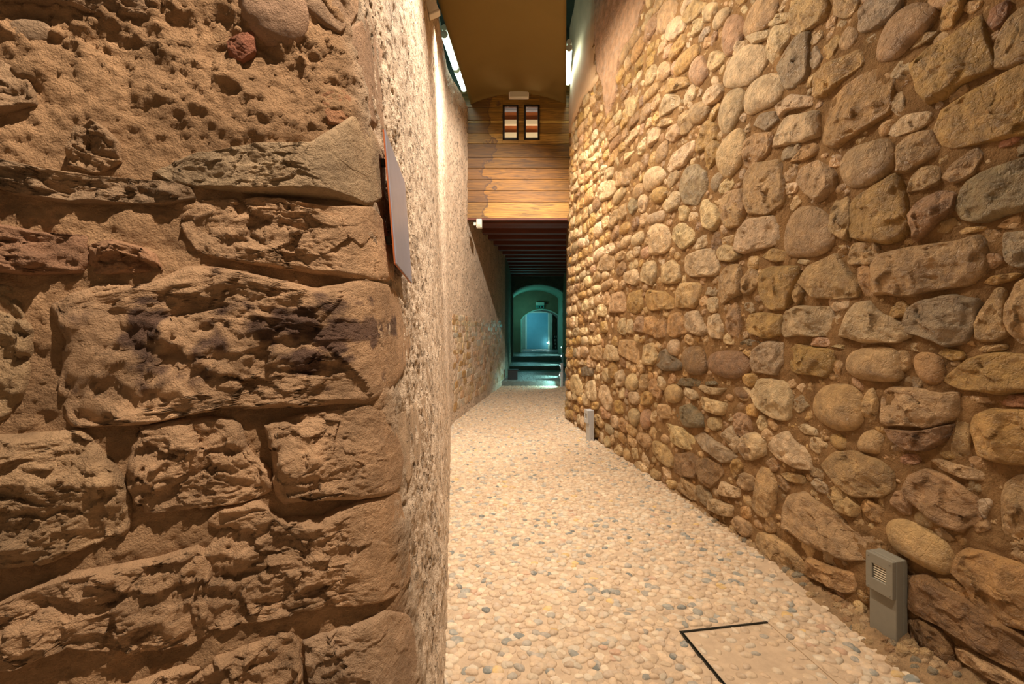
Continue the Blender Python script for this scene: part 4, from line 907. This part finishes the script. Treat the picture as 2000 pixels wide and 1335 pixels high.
for k in range(110):
    u = rg.uniform(us[0] + .3, us[-1] - .8); j = int(np.argmin(abs(us - u))); dd_ = rg.uniform(0.25, 0.95); jj = int(dd_ * 33); q = P_[j * 34 + jj]
    s_ = rg.uniform(0.012, 0.036); t = np.sort(rg.uniform(0, 6.283, 7)); t = np.linspace(0, 6.283, 7, endpoint=False) + rg.uniform(-.3, .3, 7)
    poly = np.c_[q[0] + s_ * np.cos(t), q[1] + s_ * rg.uniform(.55, .9) * np.sin(t)]
    Vv, Qq, Tt, cc = stone_geo(FlatW(q[2] - 0.004), poly, srgb(*[(176, 146, 104), (160, 124, 86), (134, 124, 104), (190, 160, 122)][rg.integers(4)]), False, s_ * 0.6, res=0.45, seed=9000 + k, sink=0.02)
    if np.cross(Vv[Tt[0, 1]] - Vv[Tt[0, 0]], Vv[Tt[0, 2]] - Vv[Tt[0, 0]])[2] < 0: Qq = Qq[:, ::-1]; Tt = Tt[:, ::-1]
    link('stone_chip', mesh_np('stone_chip', Vv, Qq, Tt, cc), M['stone'], wall_right)

# ------------------------------------------------------------------ access cover in the paving
mc = empty('access_cover', (CA[0], CA[1], 0), 'square pebble-filled access cover with dark steel edging set in the floor', 'access cover')
org = np.array([CA[0], CA[1], 0.0])
def cpt(a, b, z): return [ex[0] * a + ey[0] * b, ex[1] * a + ey[1] * b, z]
def cbar(a0, a1, b0, b1, z0, z1, name, m):
    vs = [cpt(a, b, z) for z in (z0, z1) for a, b in ((a0, b0), (a1, b0), (a1, b1), (a0, b1))]
    bm = bmesh.new(); v = [bm.verts.new(q) for q in vs]
    for f in ((0, 3, 2, 1), (4, 5, 6, 7), (0, 1, 5, 4), (1, 2, 6, 5), (2, 3, 7, 6), (3, 0, 4, 7)): bm.faces.new([v[i] for i in f])
    bmesh.ops.recalc_face_normals(bm, faces=bm.faces[:]); me = bpy.data.meshes.new(name); bm.to_mesh(me); bm.free(); return link(name, me, m, mc)
cbar(0, CWid, 0, CLen, -0.04, 0.001, 'mortar_bed', M['floor_mortar'])
cbar(-0.005, 0.0, -0.005, CLen, -0.04, 0.010, 'steel_edge', M['steel'])
cbar(-0.005, CWid, -0.004, 0.0, -0.04, 0.008, 'steel_edge', M['steel'])
o = cbar(CWid, CWid + 0.004, 0, CLen, -0.04, 0.006, 'steel_edge', M['floor_mortar']); o['label'] = 'edge strip buried under pale dust'
cbar(-0.011, -0.008, -0.011, CLen, -0.04, 0.007, 'outer_frame', M['steel'])
cbar(-0.011, CWid, -0.011, -0.008, -0.04, 0.006, 'outer_frame', M['seam'])
for a in np.arange(0.035, CWid - 0.02, 0.058):
    for b in np.arange(0.03, CLen - 0.02, 0.055):
        if rg.random() < 0.15: continue
        a_ = a + rg.normal(0, .007); b_ = b + rg.normal(0, .007); x, y, _ = cpt(a_, b_, 0); r_ = rg.uniform(.021, .030)
        Vv, Qq, Tt = pebble_geo(x, y, r_, r_ * rg.uniform(.6, .9), rg.normal(-.4, .6), rg.uniform(.006, .012), 12, 3, 0.001)
        cc = np.tile(np.array(srgb(*PC[rg.choice(len(PC), p=PW)])[:3]) * .9, (len(Vv), 1)); link('pebble', mesh_np('pebble', Vv, Qq, Tt, cc), M['pebble'], mc)

# ------------------------------------------------------------------ bollard lights against the right wall
from mathutils import Matrix
def bollard(x, y, z, dirx, label, group, m, w=0.13, dp=0.083, H=0.42):
    """(x,y) front-left foot; dirx: unit vector along the front face"""
    r = empty('bollard_light', (x, y, z), label, 'bollard light', group)
    n = Vector((-dirx[1], dirx[0], 0)) ; 
    if n.x < 0: n = -n                                    # depth direction, towards the wall
    B = Matrix((( dirx[0], n.x, 0), (dirx[1], n.y, 0), (0, 0, 1)))
    def part(name, lo, hi, mm, bev=0.002, par=None): 
        return link(name, box_mesh(name, lo, hi, bev, B), mm, par or r)
    hz = H * 0.575
    body = part('body', (0.0, 0.015, 0), (w, dp * 0.68, H), m, 0.004)
    part('back_plate', (0.0, dp * 0.69, 0), (w, dp, H), m, 0.004)
    part('seam', (0.002, dp * 0.66, 0.002), (w - 0.002, dp * 0.71, H - 0.003), M['seam'], 0.0)
    # head: four bars around the window opening
    x0, x1, z0, z1 = w * 0.24, w * 0.76, hz + (H - hz) * 0.33, hz + (H - hz) * 0.72
    hd = part('head', (0, -0.008, hz), (w, 0.014, z0), m, 0.003)
    part('head_bar', (0, -0.008, z1), (w, 0.014, H - 0.002), m, 0.003, hd); part('head_bar', (0, -0.008, z0 - .002), (x0, 0.014, z1 + .002), m, 0.002, hd); part('head_bar', (x1, -0.008, z0 - .002), (w, 0.014, z1 + .002), m, 0.002, hd)
    part('window_back', (x0, 0.012, z0), (x1, 0.0152, z1), M['seam'], 0.0, hd)
    for k in range(6):
        zz = z0 + (z1 - z0) * (k + 0.35) / 6
        part('louvre', (x0 + 0.004, 0.0 - .001 * k * .4, zz), (x1 - 0.001, 0.0125, zz + (z1 - z0) * .08), M['louvre'], 0.0, hd)
    for a in (0.1, 0.9):
        for b in (0.08, 0.9):
            c = bmesh.new(); bmesh.ops.create_cone(c, cap_ends=True, segments=10, radius1=0.0035, radius2=0.003, depth=0.003)
            R = B @ Matrix.Rotation(math.pi / 2, 3, 'X')
            for v in c.verts: v.co = R @ v.co + B @ Vector((w * a, -0.009, hz + (H - hz) * b))
            me = bpy.data.meshes.new('screw'); c.to_mesh(me); c.free(); link('screw', me, m, hd)
    c = bmesh.new(); bmesh.ops.create_cone(c, cap_ends=True, segments=10, radius1=0.004, radius2=0.004, depth=0.004)
    R = B @ Matrix.Rotation(math.pi / 2, 3, 'Y')
    for v in c.verts: v.co = R @ v.co + B @ Vector((w + 0.001, dp * 0.55, 0.045))
    me = bpy.data.meshes.new('base_screw'); c.to_mesh(me); c.free(); link('base_screw', me, M['seam'], r)
    return r, B
bd = Vector((0.028, -0.127)).normalized()
bollard(1.752, 2.275, 0.0, bd, 'near dark grey rectangular bollard light with square louvred window against the cobble wall', None, M['grey_metal'])
bollard(1.000, 6.340, 0.0, bd, 'smaller-looking pale grey bollard light far down the right wall foot', None, M['pale_metal'])

# ------------------------------------------------------------------ ceiling vault, upper void, boarded end wall
YW = 8.5
def vault_edges(Y):
    xl = np.interp(Y, [-2, 3, 5.8, 8.6], [-0.9, -0.72, -0.94, -0.757]); xr = np.interp(Y, [-2, 3, 4.6, 5.82, 8.6], [1.35, 1.15, 0.545, 0.685, 1.012]); return xl, xr
Ys = np.linspace(-2, YW + 0.02, 60); tt = np.linspace(0, 1, 25); V = []
for th_ in (0, 0.05):
    for Y in Ys:
        xl, xr = vault_edges(Y)
        for t in tt: V.append((xl + (xr - xl) * t, Y, 5.67 + 0.20 * (1 - (2 * t - 1) ** 2) + th_))
V = np.array(V); n = len(Ys) * len(tt); Qb = grid_faces(len(Ys), len(tt)); Qt = Qb[:, ::-1] + n
side = []
for i in range(len(Ys) - 1):
    for j in (0, len(tt) - 1):
        a = i * len(tt) + j; b = a + len(tt); side.append((a, b, b + n, a + n) if j else (b, a, a + n, b + n))
for j in range(len(tt) - 1):
    a = (len(Ys) - 1) * len(tt) + j; side.append((a, a + 1, a + 1 + n, a + n)); side.append((j + 1, j, j + n, j + 1 + n))
ceiling = link('ceiling', mesh_np('ceiling', V, np.vstack([Qb, Qt, np.array(side)])), M['vault'], kind='structure')
for poly in ceiling.data.polygons:
    pass
# upper void shell (dark masonry above the hung vault)
box('ceiling_upper', (-1.7, -2, 7.1), (2.6, 8.6, 7.3), M['dark_void'], kind='structure', bevel=0)
box('wall_upper_left', (-1.6, 2.0, ZL - 0.25), (-1.3, 8.9, 7.2), M['ledge'], kind='structure', bevel=0)
box('wall_upper_right', (1.9, 4.0, 5.5), (2.2, 8.9, 7.2), M['dark_void'], kind='structure', bevel=0)
# broken top of the left wall
us = np.linspace(WL.uY(1.5), WL.uY(8.6), 300); dd = np.linspace(0, 0.85, 14); g = np.meshgrid(us, dd, indexing='ij'); U = g[0].ravel(); D = g[1].ravel()
V = WL.P(U, ZL + 0.0 * U, -D); V[:, 2] += 0.03 * fbm(V, 6, 4) - 0.02 * (D < .01)
link('trim_1', mesh_np('wall_top', V, grid_faces(300, 14)[:, ::-1]), M['ledge'], kind='structure')

wall_back = box('wall_back', (-1.6, YW + 0.06, 3.60), (2.1, YW + 0.10, 7.2), M['dark_void'], kind='structure', bevel=0)
# punch the two window openings by building the backing from strips instead
bpy.data.meshes.remove(wall_back.data)
hz_ = lambda py: EYE + (HY - py) * YW / F
hx_ = lambda px: (px - CX) * YW / F
wz0, wz1 = hz_(273), hz_(205.5); w1 = (hx_(982), hx_(1012.5)); w2 = (hx_(1023.5), hx_(1054))
bm = bmesh.new()
def bmbox(lo, hi):
    r = bmesh.ops.create_cube(bm, size=1)['verts']
    for v in r: v.co = Vector([lo[i] + (v.co[i] + .5) * (hi[i] - lo[i]) for i in range(3)])
y0, y1 = YW + 0.045, YW + 0.09
bmbox((-1.3, y0, hz_(430)), (1.9, y1, wz0)); bmbox((-1.3, y0, wz1), (1.9, y1, 7.2)); bmbox((-1.3, y0, wz0), (w1[0], y1, wz1)); bmbox((w1[1], y0, wz0), (w2[0], y1, wz1)); bmbox((w2[1], y0, wz0), (1.9, y1, wz1))
me = bpy.data.meshes.new('wall_back'); bm.to_mesh(me); bm.free()
wall_back = link('wall_back', me, M['dark_void'], kind='structure')
rows = [158, 184, 210, 235, 240, 260, 280, 307, 328, 350, 372, 395, 426]
wc = [(140, 102, 38), (132, 96, 34), (142, 104, 38), (184, 150, 72), (138, 102, 38), (170, 130, 56), (122, 86, 26), (134, 92, 24), (154, 104, 30), (160, 110, 34), (154, 104, 30), (184, 136, 54)]  # board colours; warm lamp patch low down and cool tube light above painted in
for i in range(len(rows) - 1):
    zt, zb = hz_(rows[i]) - 0.003, hz_(rows[i + 1]) + 0.003
    segs = [(-0.95, 1.5)]
    if zt > wz0 and zb < wz1:
        if zb < wz0 - 0.03 or zt > wz1 + 0.03: pass
        segs = [(-0.95, w1[0]), (w1[1], w2[0]), (w2[1], 1.5)]
    pieces = [(a, b, zb, zt) for a, b in segs]
    if len(segs) == 3:
        for (wa, wb) in (w1, w2):
            if zt > wz1 + 0.01: pieces.append((wa, wb, max(zb, wz1), zt))
            if zb < wz0 - 0.01: pieces.append((wa, wb, zb, min(zt, wz0)))
    zt0, zb0 = zt, zb
    for a, b, zb, zt in pieces:
        c = np.array(srgb(*wc[i])); c[:3] *= RNG.uniform(.93, 1.07)
        box('plank', (a, YW + RNG.uniform(0, 0.006), zb), (b, YW + 0.045, zt), M['wood'], wall_back, bevel=0.004, col=tuple(c))
box('plank', (-0.95, YW - 0.02, hz_(430)), (1.5, YW + 0.045, hz_(426.5)), M['beam'], wall_back, bevel=0.004)['label'] = 'thin dark red board along the lower edge'
for i, (a, b) in enumerate((w1, w2)):
    wd = empty('window_%d' % (i + 1), (a, YW, wz0)); wd['kind'] = 'structure'
    t = 0.035
    for lo, hi in (((a, YW - .02, wz0), (b, YW + .05, wz0 + t)), ((a, YW - .02, wz1 - t), (b, YW + .05, wz1)), ((a, YW - .02, wz0), (a + t, YW + .05, wz1)), ((b - t, YW - .02, wz0), (b, YW + .05, wz1))):
        box('window_frame', lo, hi, M['frame'], wd, bevel=0.003)
    box('pane', (a + t * .8, YW + .010, wz0 + t * .8), (b - t * .8, YW + .016, wz1 - t * .8), M['glass'], wd, bevel=0)
# room behind the windows: boarded ceiling with pale joist and wall bands, lit from inside
rz = lambda py, Y: EYE + (HY - py) * Y / F
box('wall_room', (-0.9, 10.2, 3.8), (1.6, 10.25, 7.0), M['room_wood'], kind='structure', bevel=0)
for (pa, pb, mm) in ((209, 216, 'room_grey'), (233, 243, 'room_cream'), (258, 276, 'room_cream')):
    box('trim_room', (-0.9, 10.12, rz(pb, 10.12)), (1.6, 10.2, rz(pa, 10.12)), M[mm], kind='structure', bevel=0.01)
box('floor_room', (-1.0, 8.6, 3.86), (1.7, 10.3, 3.92), M['room_wood'], kind='structure', bevel=0)
box('ceiling_room', (-1.0, 8.6, 7.0), (1.7, 10.3, 7.1), M['room_grey'], kind='structure', bevel=0)
lamp('room_lamp', 'POINT', (0.3, 9.2, 4.6), None, 110, (1, 0.86, 0.66), 0.1)

# emergency light unit over the windows
eu = empty('emergency_luminaire', (hx_(1013), YW, hz_(186)), 'pale rectangular emergency luminaire on the boards above the two small windows', 'emergency light')
box('housing', (hx_(994), YW - 0.06, hz_(195)), (hx_(1033), YW, hz_(177)), M['white'], eu, bevel=0.012)
box('diffuser', (hx_(996), YW - 0.075, hz_(193)), (hx_(1031), YW - 0.058, hz_(179)), M['grille'], eu, bevel=0.008)

# ------------------------------------------------------------------ passage under the beams
ZB = EYE + 2.08
ceiling_back = box('ceiling_back', (-1.2, YW + 0.05, ZB + 0.20), (2.3, 18.4, ZB + 0.26), M['deck'], kind='structure', bevel=0)
for py in (434, 439, 453, 465, 476, 486, 495, 502, 509, 516, 522, 527, 532, 538, 542):
    Y = F * 2.08 / (HY - py)
    o = box('beam', (-1.2, Y + 0.10, ZB), (2.3, Y + 0.30, ZB + 0.20), M['beam'], ceiling_back, bevel=0.008)
# arch walls
def arch_wall(name, Y0, Y1, xa, xb, zs, zc, m, x0, x1, ztop, zbot=0.0, parent=None, kind='structure', n=18, ring=0):
    """slab with an arched opening between xa and xb"""
    bm = bmesh.new(); t = np.linspace(0, 1, n + 1)
    ax = [xa + (xb - xa) * v for v in t]; az = [zs + (zc - zs) * (1 - (2 * v - 1) ** 2) ** 0.8 for v in t]
    inner = [(xa, zbot)] + list(zip(ax, az)) + [(xb, zbot)]
    outer = [(x0, zbot)] + [(x0 + (x1 - x0) * v, ztop) for v in t] + [(x1, zbot)]
    if ring: outer = [(xa - ring, zbot)] + [(xa - ring + (xb - xa + 2 * ring) * v, zs + (zc + ring - zs) * (1 - (2 * v - 1) ** 2) ** 0.8) for v in t] + [(xb + ring, zbot)]
    f = []
    for Y in (Y0, Y1): f.append([[bm.verts.new((x, Y, z)) for x, z in inner], [bm.verts.new((x, Y, z)) for x, z in outer]])
    for i in range(len(inner) - 1):
        bm.faces.new((f[0][0][i], f[0][0][i + 1], f[0][1][i + 1], f[0][1][i])); bm.faces.new((f[1][0][i + 1], f[1][0][i], f[1][1][i], f[1][1][i + 1]))
        bm.faces.new((f[0][0][i + 1], f[0][0][i], f[1][0][i], f[1][0][i + 1])); bm.faces.new((f[0][1][i], f[0][1][i + 1], f[1][1][i + 1], f[1][1][i]))
    bmesh.ops.recalc_face_normals(bm, faces=bm.faces[:]); me = bpy.data.meshes.new(name); bm.to_mesh(me); bm.free()
    return link(name, me, m, parent, kind)
X_ = lambda px, Y: (px - CX) * Y / F
Z_ = lambda py, Y: EYE + (HY - py) * Y / F
arch_wall('wall_arch_near', 18.2, 18.5, X_(1001, 18.3), X_(1102, 18.3), Z_(573, 18.3), Z_(555.5, 18.3), M['dark_wall'], -1.2, 3.2, ZB + .3)
arch_wall('ceiling_vault_near', 18.5, 21.0, X_(1002.5, 18.5), X_(1102, 18.5), Z_(574, 18.5), Z_(556.5, 18.5), M['teal_wall'], -1.2, 3.2, ZB + .3)
arch_wall('wall_arch_far', 21.0, 21.5, X_(1018, 21), X_(1098, 21), Z_(623, 21), Z_(604, 21), M['far_wall'], -1.2, 3.4, 3.7)
arch_wall('trim_2', 20.95, 21.02, X_(1019, 21), X_(1097, 21), Z_(624, 21), Z_(605, 21), M['trim'], 0, 0, 0, 0.48, ring=0.045)
arch_wall('ceiling_vault_far', 21.5, 25.0, X_(1015, 21.5), X_(1100, 21.5), Z_(619, 21.5), Z_(600, 21.5), M['dark_wall'], -1.2, 3.4, 3.7)
box('wall_end', (-1.0, 25.0, 0), (3.8, 25.2, 4), M['teal_wall'], kind='structure', bevel=0)
zf = 0.477
dr = empty('door_1', (X_(1050, 25), 24.98, zf)); dr['kind'] = 'structure'
box('door_leaf', (X_(1029, 25), 24.94, zf), (X_(1070, 25), 24.99, Z_(611, 25)), M['pane_blue'], dr, bevel=0.01)
box('door_frame', (X_(1026, 25), 24.88, zf), (X_(1029, 25), 25, Z_(609, 25)), M['trim'], dr); box('door_frame', (X_(1070, 25), 24.88, zf), (X_(1073, 25), 25, Z_(609, 25)), M['trim'], dr)
box('door_frame', (X_(1026, 25), 24.88, Z_(611, 25)), (X_(1073, 25), 25, Z_(608.5, 25)), M['trim'], dr)
# pier right of the door
box('wall_pier', (X_(1073, 24.6), 24.3, zf), (X_(1078, 24.6), 24.9, 3.2), M['teal_wall'], kind='structure')
# steps
sb = [(12.45, 15.75, 0.139), (15.75, 18.2, 0.287), (18.2, 20.9, 0.477), (20.9, 25.0, 0.50)]
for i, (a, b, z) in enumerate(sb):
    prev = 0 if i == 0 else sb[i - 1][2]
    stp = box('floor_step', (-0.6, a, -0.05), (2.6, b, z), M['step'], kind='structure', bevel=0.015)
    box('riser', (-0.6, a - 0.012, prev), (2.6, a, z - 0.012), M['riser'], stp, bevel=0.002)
# low pale kerb wall on the right of the steps with lit bollards
bl = [(1092, 753, 0.0, 12.3), (1093, 733, 0.139, 13.6), (1095, 711, 0.287, 16.4), (1095, 692, 0.477, 19.3)]
for i, (px, py, z, Y) in enumerate(bl):
    x = X_(px + 1, Y); r, B = bollard(x, Y, z, Vector((0.05, -1.0)).normalized(), ['lit bollard light beside the lowest floor in front of the steps', 'lit bollard light on the first tread of the far steps', 'lit bollard light on the second tread of the far steps', 'lit bollard light on the top tread before the far arch'][i], 'lit bollards beside the far steps', M['pale_metal'], w=0.10, dp=0.07, H=0.40)
    link('lens', box_mesh('lens', (0.03, -0.012, 0.30), (0.07, -0.009, 0.33), 0.0, B), M['lens'], r)
    lamp('bollard_lamp', 'SPOT', (x - 0.05, Y - 0.05, z + 0.31), (x - 0.45, Y - 0.05, z), 55, (0.45, 1.0, 1.0), 0.01, 115, 0.7)
# black floor box at the foot of the left wall
bb = empty('black_box', (X_(1002, 12.9), 12.95, 0.139), 'black box standing on the first step at the foot of the left wall', 'box')
box('casing', (X_(992, 12.9), 12.8, 0.139), (X_(1011, 12.9), 13.1, 0.139 + 0.24), M['black'], bb, bevel=0.01)
box('lid', (X_(991.6, 12.9), 12.79, 0.139 + 0.24), (X_(1012.5, 12.9), 13.12, 0.139 + 0.265), M['black'], bb, bevel=0.008)
# exit sign unit
es = empty('exit_sign', (X_(1054.5, 20.9), 20.95, Z_(596, 20.9)), 'small green exit sign under a pale lamp housing over the far arch', 'exit sign')
box('housing', (X_(1046.5, 20.9), 20.85, Z_(595.5, 20.9)), (X_(1063, 20.9), 20.99, Z_(590, 20.9)), M['white'], es, bevel=0.015)
sgn = box('sign_face', (X_(1047, 20.9), 20.9, Z_(602, 20.9)), (X_(1062.5, 20.9), 20.95, Z_(595.7, 20.9)), M['sign'], es, bevel=0.004)
for k, (pa, pb) in enumerate(((1048.5, 1050), (1052, 1055), (1057, 1060.5))):
    box('pictogram', (X_(pa, 20.9), 20.893, Z_(601, 20.9)), (X_(pb, 20.9), 20.899, Z_(597, 20.9)), M['black'], es, bevel=0.0)
ab = empty('alarm_sounder', (X_(1066.5, 20.9), 20.96, Z_(592, 20.9)), 'tiny red and black alarm sounder right of the exit sign', 'alarm')
box('base', (X_(1065, 20.9), 20.93, Z_(593.5, 20.9)), (X_(1069.5, 20.9), 20.99, Z_(590.5, 20.9)), M['red'], ab, bevel=0.01); box('horn', (X_(1064.8, 20.9), 20.88, Z_(593.2, 20.9)), (X_(1067.5, 20.9), 20.94, Z_(590.6, 20.9)), M['black'], ab, bevel=0.01)
# wall lamp by the door
wl_ = empty('wall_lamp', (X_(1070, 24.8), 24.8, Z_(669, 24.8)), 'small round glowing lamp on the right jamb of the pale blue door', 'lamp')
def ball(name, c, r, m, parent, seg=16):
    b = bmesh.new(); bmesh.ops.create_uvsphere(b, u_segments=seg, v_segments=seg // 2, radius=r)
    p = Vector(parent.location)
    for v in b.verts: v.co += Vector(c) - p
    for f in b.faces: f.smooth = True
    me = bpy.data.meshes.new(name); b.to_mesh(me); b.free(); return link(name, me, m, parent)
ball('globe', (X_(1070, 24.8), 24.78, Z_(669, 24.8)), 0.045, M['lens'], wl_)
box('mount', (X_(1069, 24.8), 24.80, Z_(670.5, 24.8)), (X_(1071.5, 24.8), 24.88, Z_(667.5, 24.8)), M['trim'], wl_)
lamp('door_lamp', 'SPOT', (X_(1066, 24.2), 24.2, Z_(669, 24.8)), (X_(1055, 24), 24.0, zf), 60, (0.7, 1, 1), 0.02, 100, 0.7)
# leaflet rack right of the door
lr = empty('leaflet_rack', (X_(1087, 24.5), 24.6, zf), 'narrow two column rack of black and white leaflets beside the far door', 'rack')
box('rack_frame', (X_(1082, 24.5), 24.62, zf), (X_(1091, 24.5), 24.70, Z_(654, 24.5)), M['dark_wall'], lr)
for k in range(4):
    for j in range(2):
        pa = 1083 + j * 4.2 + k * .5; pz = 655 + k * 7.0
        box('leaflet', (X_(pa, 24.5), 24.58, Z_(pz + 4.4, 24.5)), (X_(pa + 1.8, 24.5), 24.61, Z_(pz, 24.5)), M['white_card'], lr, bevel=0)
        box('leaflet', (X_(pa, 24.5), 24.585, Z_(pz + 6.8, 24.5)), (X_(pa + 2.4, 24.5), 24.61, Z_(pz + 4.5, 24.5)), M['black'], lr, bevel=0)

# ------------------------------------------------------------------ fittings: gap tubes, spotlight, sensor, info panel
def tube(P0, P1, r, label):
    P0 = Vector(P0); P1 = Vector(P1); root = empty('fluorescent_lamp', tuple((P0 + P1) / 2), label, 'tube light', 'tube lights above the hung ceiling')
    d = (P1 - P0); R = d.to_track_quat('Z', 'Y').to_matrix()
    def cyl(name, r_, a, b, m, off=Vector((0, 0, 0))):
        c = bmesh.new(); bmesh.ops.create_cone(c, cap_ends=True, segments=14, radius1=r_, radius2=r_, depth=(b - a) * d.length)
        for v in c.verts: v.co = R @ v.co + d * ((a + b) / 2 - .5) + off
        for f in c.faces: f.smooth = len(f.verts) == 4
        me = bpy.data.meshes.new(name); c.to_mesh(me); c.free(); return link(name, me, m, root)
    cyl('tube', r, 0.03, 0.97, M['tube']); cyl('end_cap', r * 1.1, 0.0, 0.03, M['white']); cyl('end_cap', r * 1.1, 0.97, 1.0, M['white'])
    cyl('batten', r * 0.9, 0.0, 1.0, M['white'], Vector((0, 0, r * 2.1)))
tube((-0.995, 6.75, 5.84), (-0.93, 7.62, 5.84), 0.048, 'far tube light in the gap left of the hung ceiling, nearer of two')
tube((-0.925, 7.68, 5.84), (-0.86, 8.3, 5.84), 0.048, 'tube light in the gap left of the hung ceiling, next to the boarded wall')
tube((0.90, 7.25, 5.95), (1.00, 8.3, 5.95), 0.045, 'tube light in the narrow gap right of the hung ceiling')

sp = empty('spotlight', (X_(842, 4.6), 4.6, Z_(12, 4.6)), 'white box spotlight at the top of the left wall beside the ceiling edge', 'spotlight')
R = (Matrix.Rotation(math.radians(-24), 3, 'Y') @ Matrix.Rotation(math.radians(18), 3, 'X'))
link('housing', box_mesh('housing', (-0.055, -0.07, -0.075), (0.055, 0.07, 0.075), 0.012, R), M['white'], sp)
link('lens_rim', box_mesh('lens_rim', (-0.06, -0.075, -0.09), (0.06, 0.075, -0.072), 0.006, R), M['white'], sp)
link('bracket', box_mesh('bracket', (-0.012, -0.1, 0.07), (0.012, 0.1, 0.2), 0.002, R), M['frame'], sp)

Ys_ = 8.35
sn = empty('motion_sensor', (X_(935, Ys_), Ys_, Z_(437, Ys_)), 'small white motion sensor on the left wall under the boarded wall edge', 'sensor')
box('housing', (X_(930.5, Ys_), Ys_ - .05, Z_(445.5, Ys_)), (X_(941.5, Ys_), Ys_ + .06, Z_(428, Ys_)), M['white'], sn, bevel=0.012)
box('lens_window', (X_(932, Ys_), Ys_ - .058, Z_(443, Ys_)), (X_(939, Ys_), Ys_ - .049, Z_(438.5, Ys_)), M['grille'], sn, bevel=0.004)
box('bracket', (X_(925, Ys_), Ys_ - .01, Z_(440, Ys_)), (X_(931, Ys_), Ys_ + .02, Z_(434, Ys_)), M['white'], sn, bevel=0.003)

ip = empty('information_board', ((768 - CX) * 1.45 / F, 1.45, Z_(515, 1.45)), 'lilac grey rectangular board fixed to the near left wall, seen almost edge-on', 'board')
def P3(px, py, Y): return Vector(((px - CX) * Y / F, Y, Z_(py, Y)))
c = [P3(768, 515, 1.45), P3(800, 553, 2.02), P3(786, 357, 2.02), P3(745.5, 252, 1.45)]
nrm = (c[1] - c[0]).cross(c[3] - c[0]).normalized()
if nrm.x < 0: nrm = -nrm
c = [q + nrm * 0.008 for q in c]
def plate(name, cs, t0, t1, m, parent):
    b = bmesh.new(); o = Vector(parent.location); v = [b.verts.new(q + nrm * t - o) for t in (t0, t1) for q in cs]
    for f in ((0, 1, 2, 3), (4, 5, 6, 7), (0, 1, 5, 4), (1, 2, 6, 5), (2, 3, 7, 6), (3, 0, 4, 7)): b.faces.new([v[i] for i in f])
    bmesh.ops.recalc_face_normals(b, faces=b.faces[:]); bmesh.ops.bevel(b, geom=b.edges[:], offset=0.0012, segments=2, affect='EDGES')
    me = bpy.data.meshes.new(name); b.to_mesh(me); b.free(); return link(name, me, m, parent)
plate('face_sheet', c, -0.001, 0.003, M['panel'], ip)
plate('backing', c, -0.006, -0.001, M['panel_edge'], ip)
e = (c[1] - c[0]).normalized()
for s_ in (0.2, 0.8):
    q = c[0].lerp(c[3], s_) + e * 0.06
    box('standoff', (q.x - 0.06, q.y - .012, q.z - .012), (q.x - 0.012, q.y + .012, q.z + .012), M['steel'], ip)
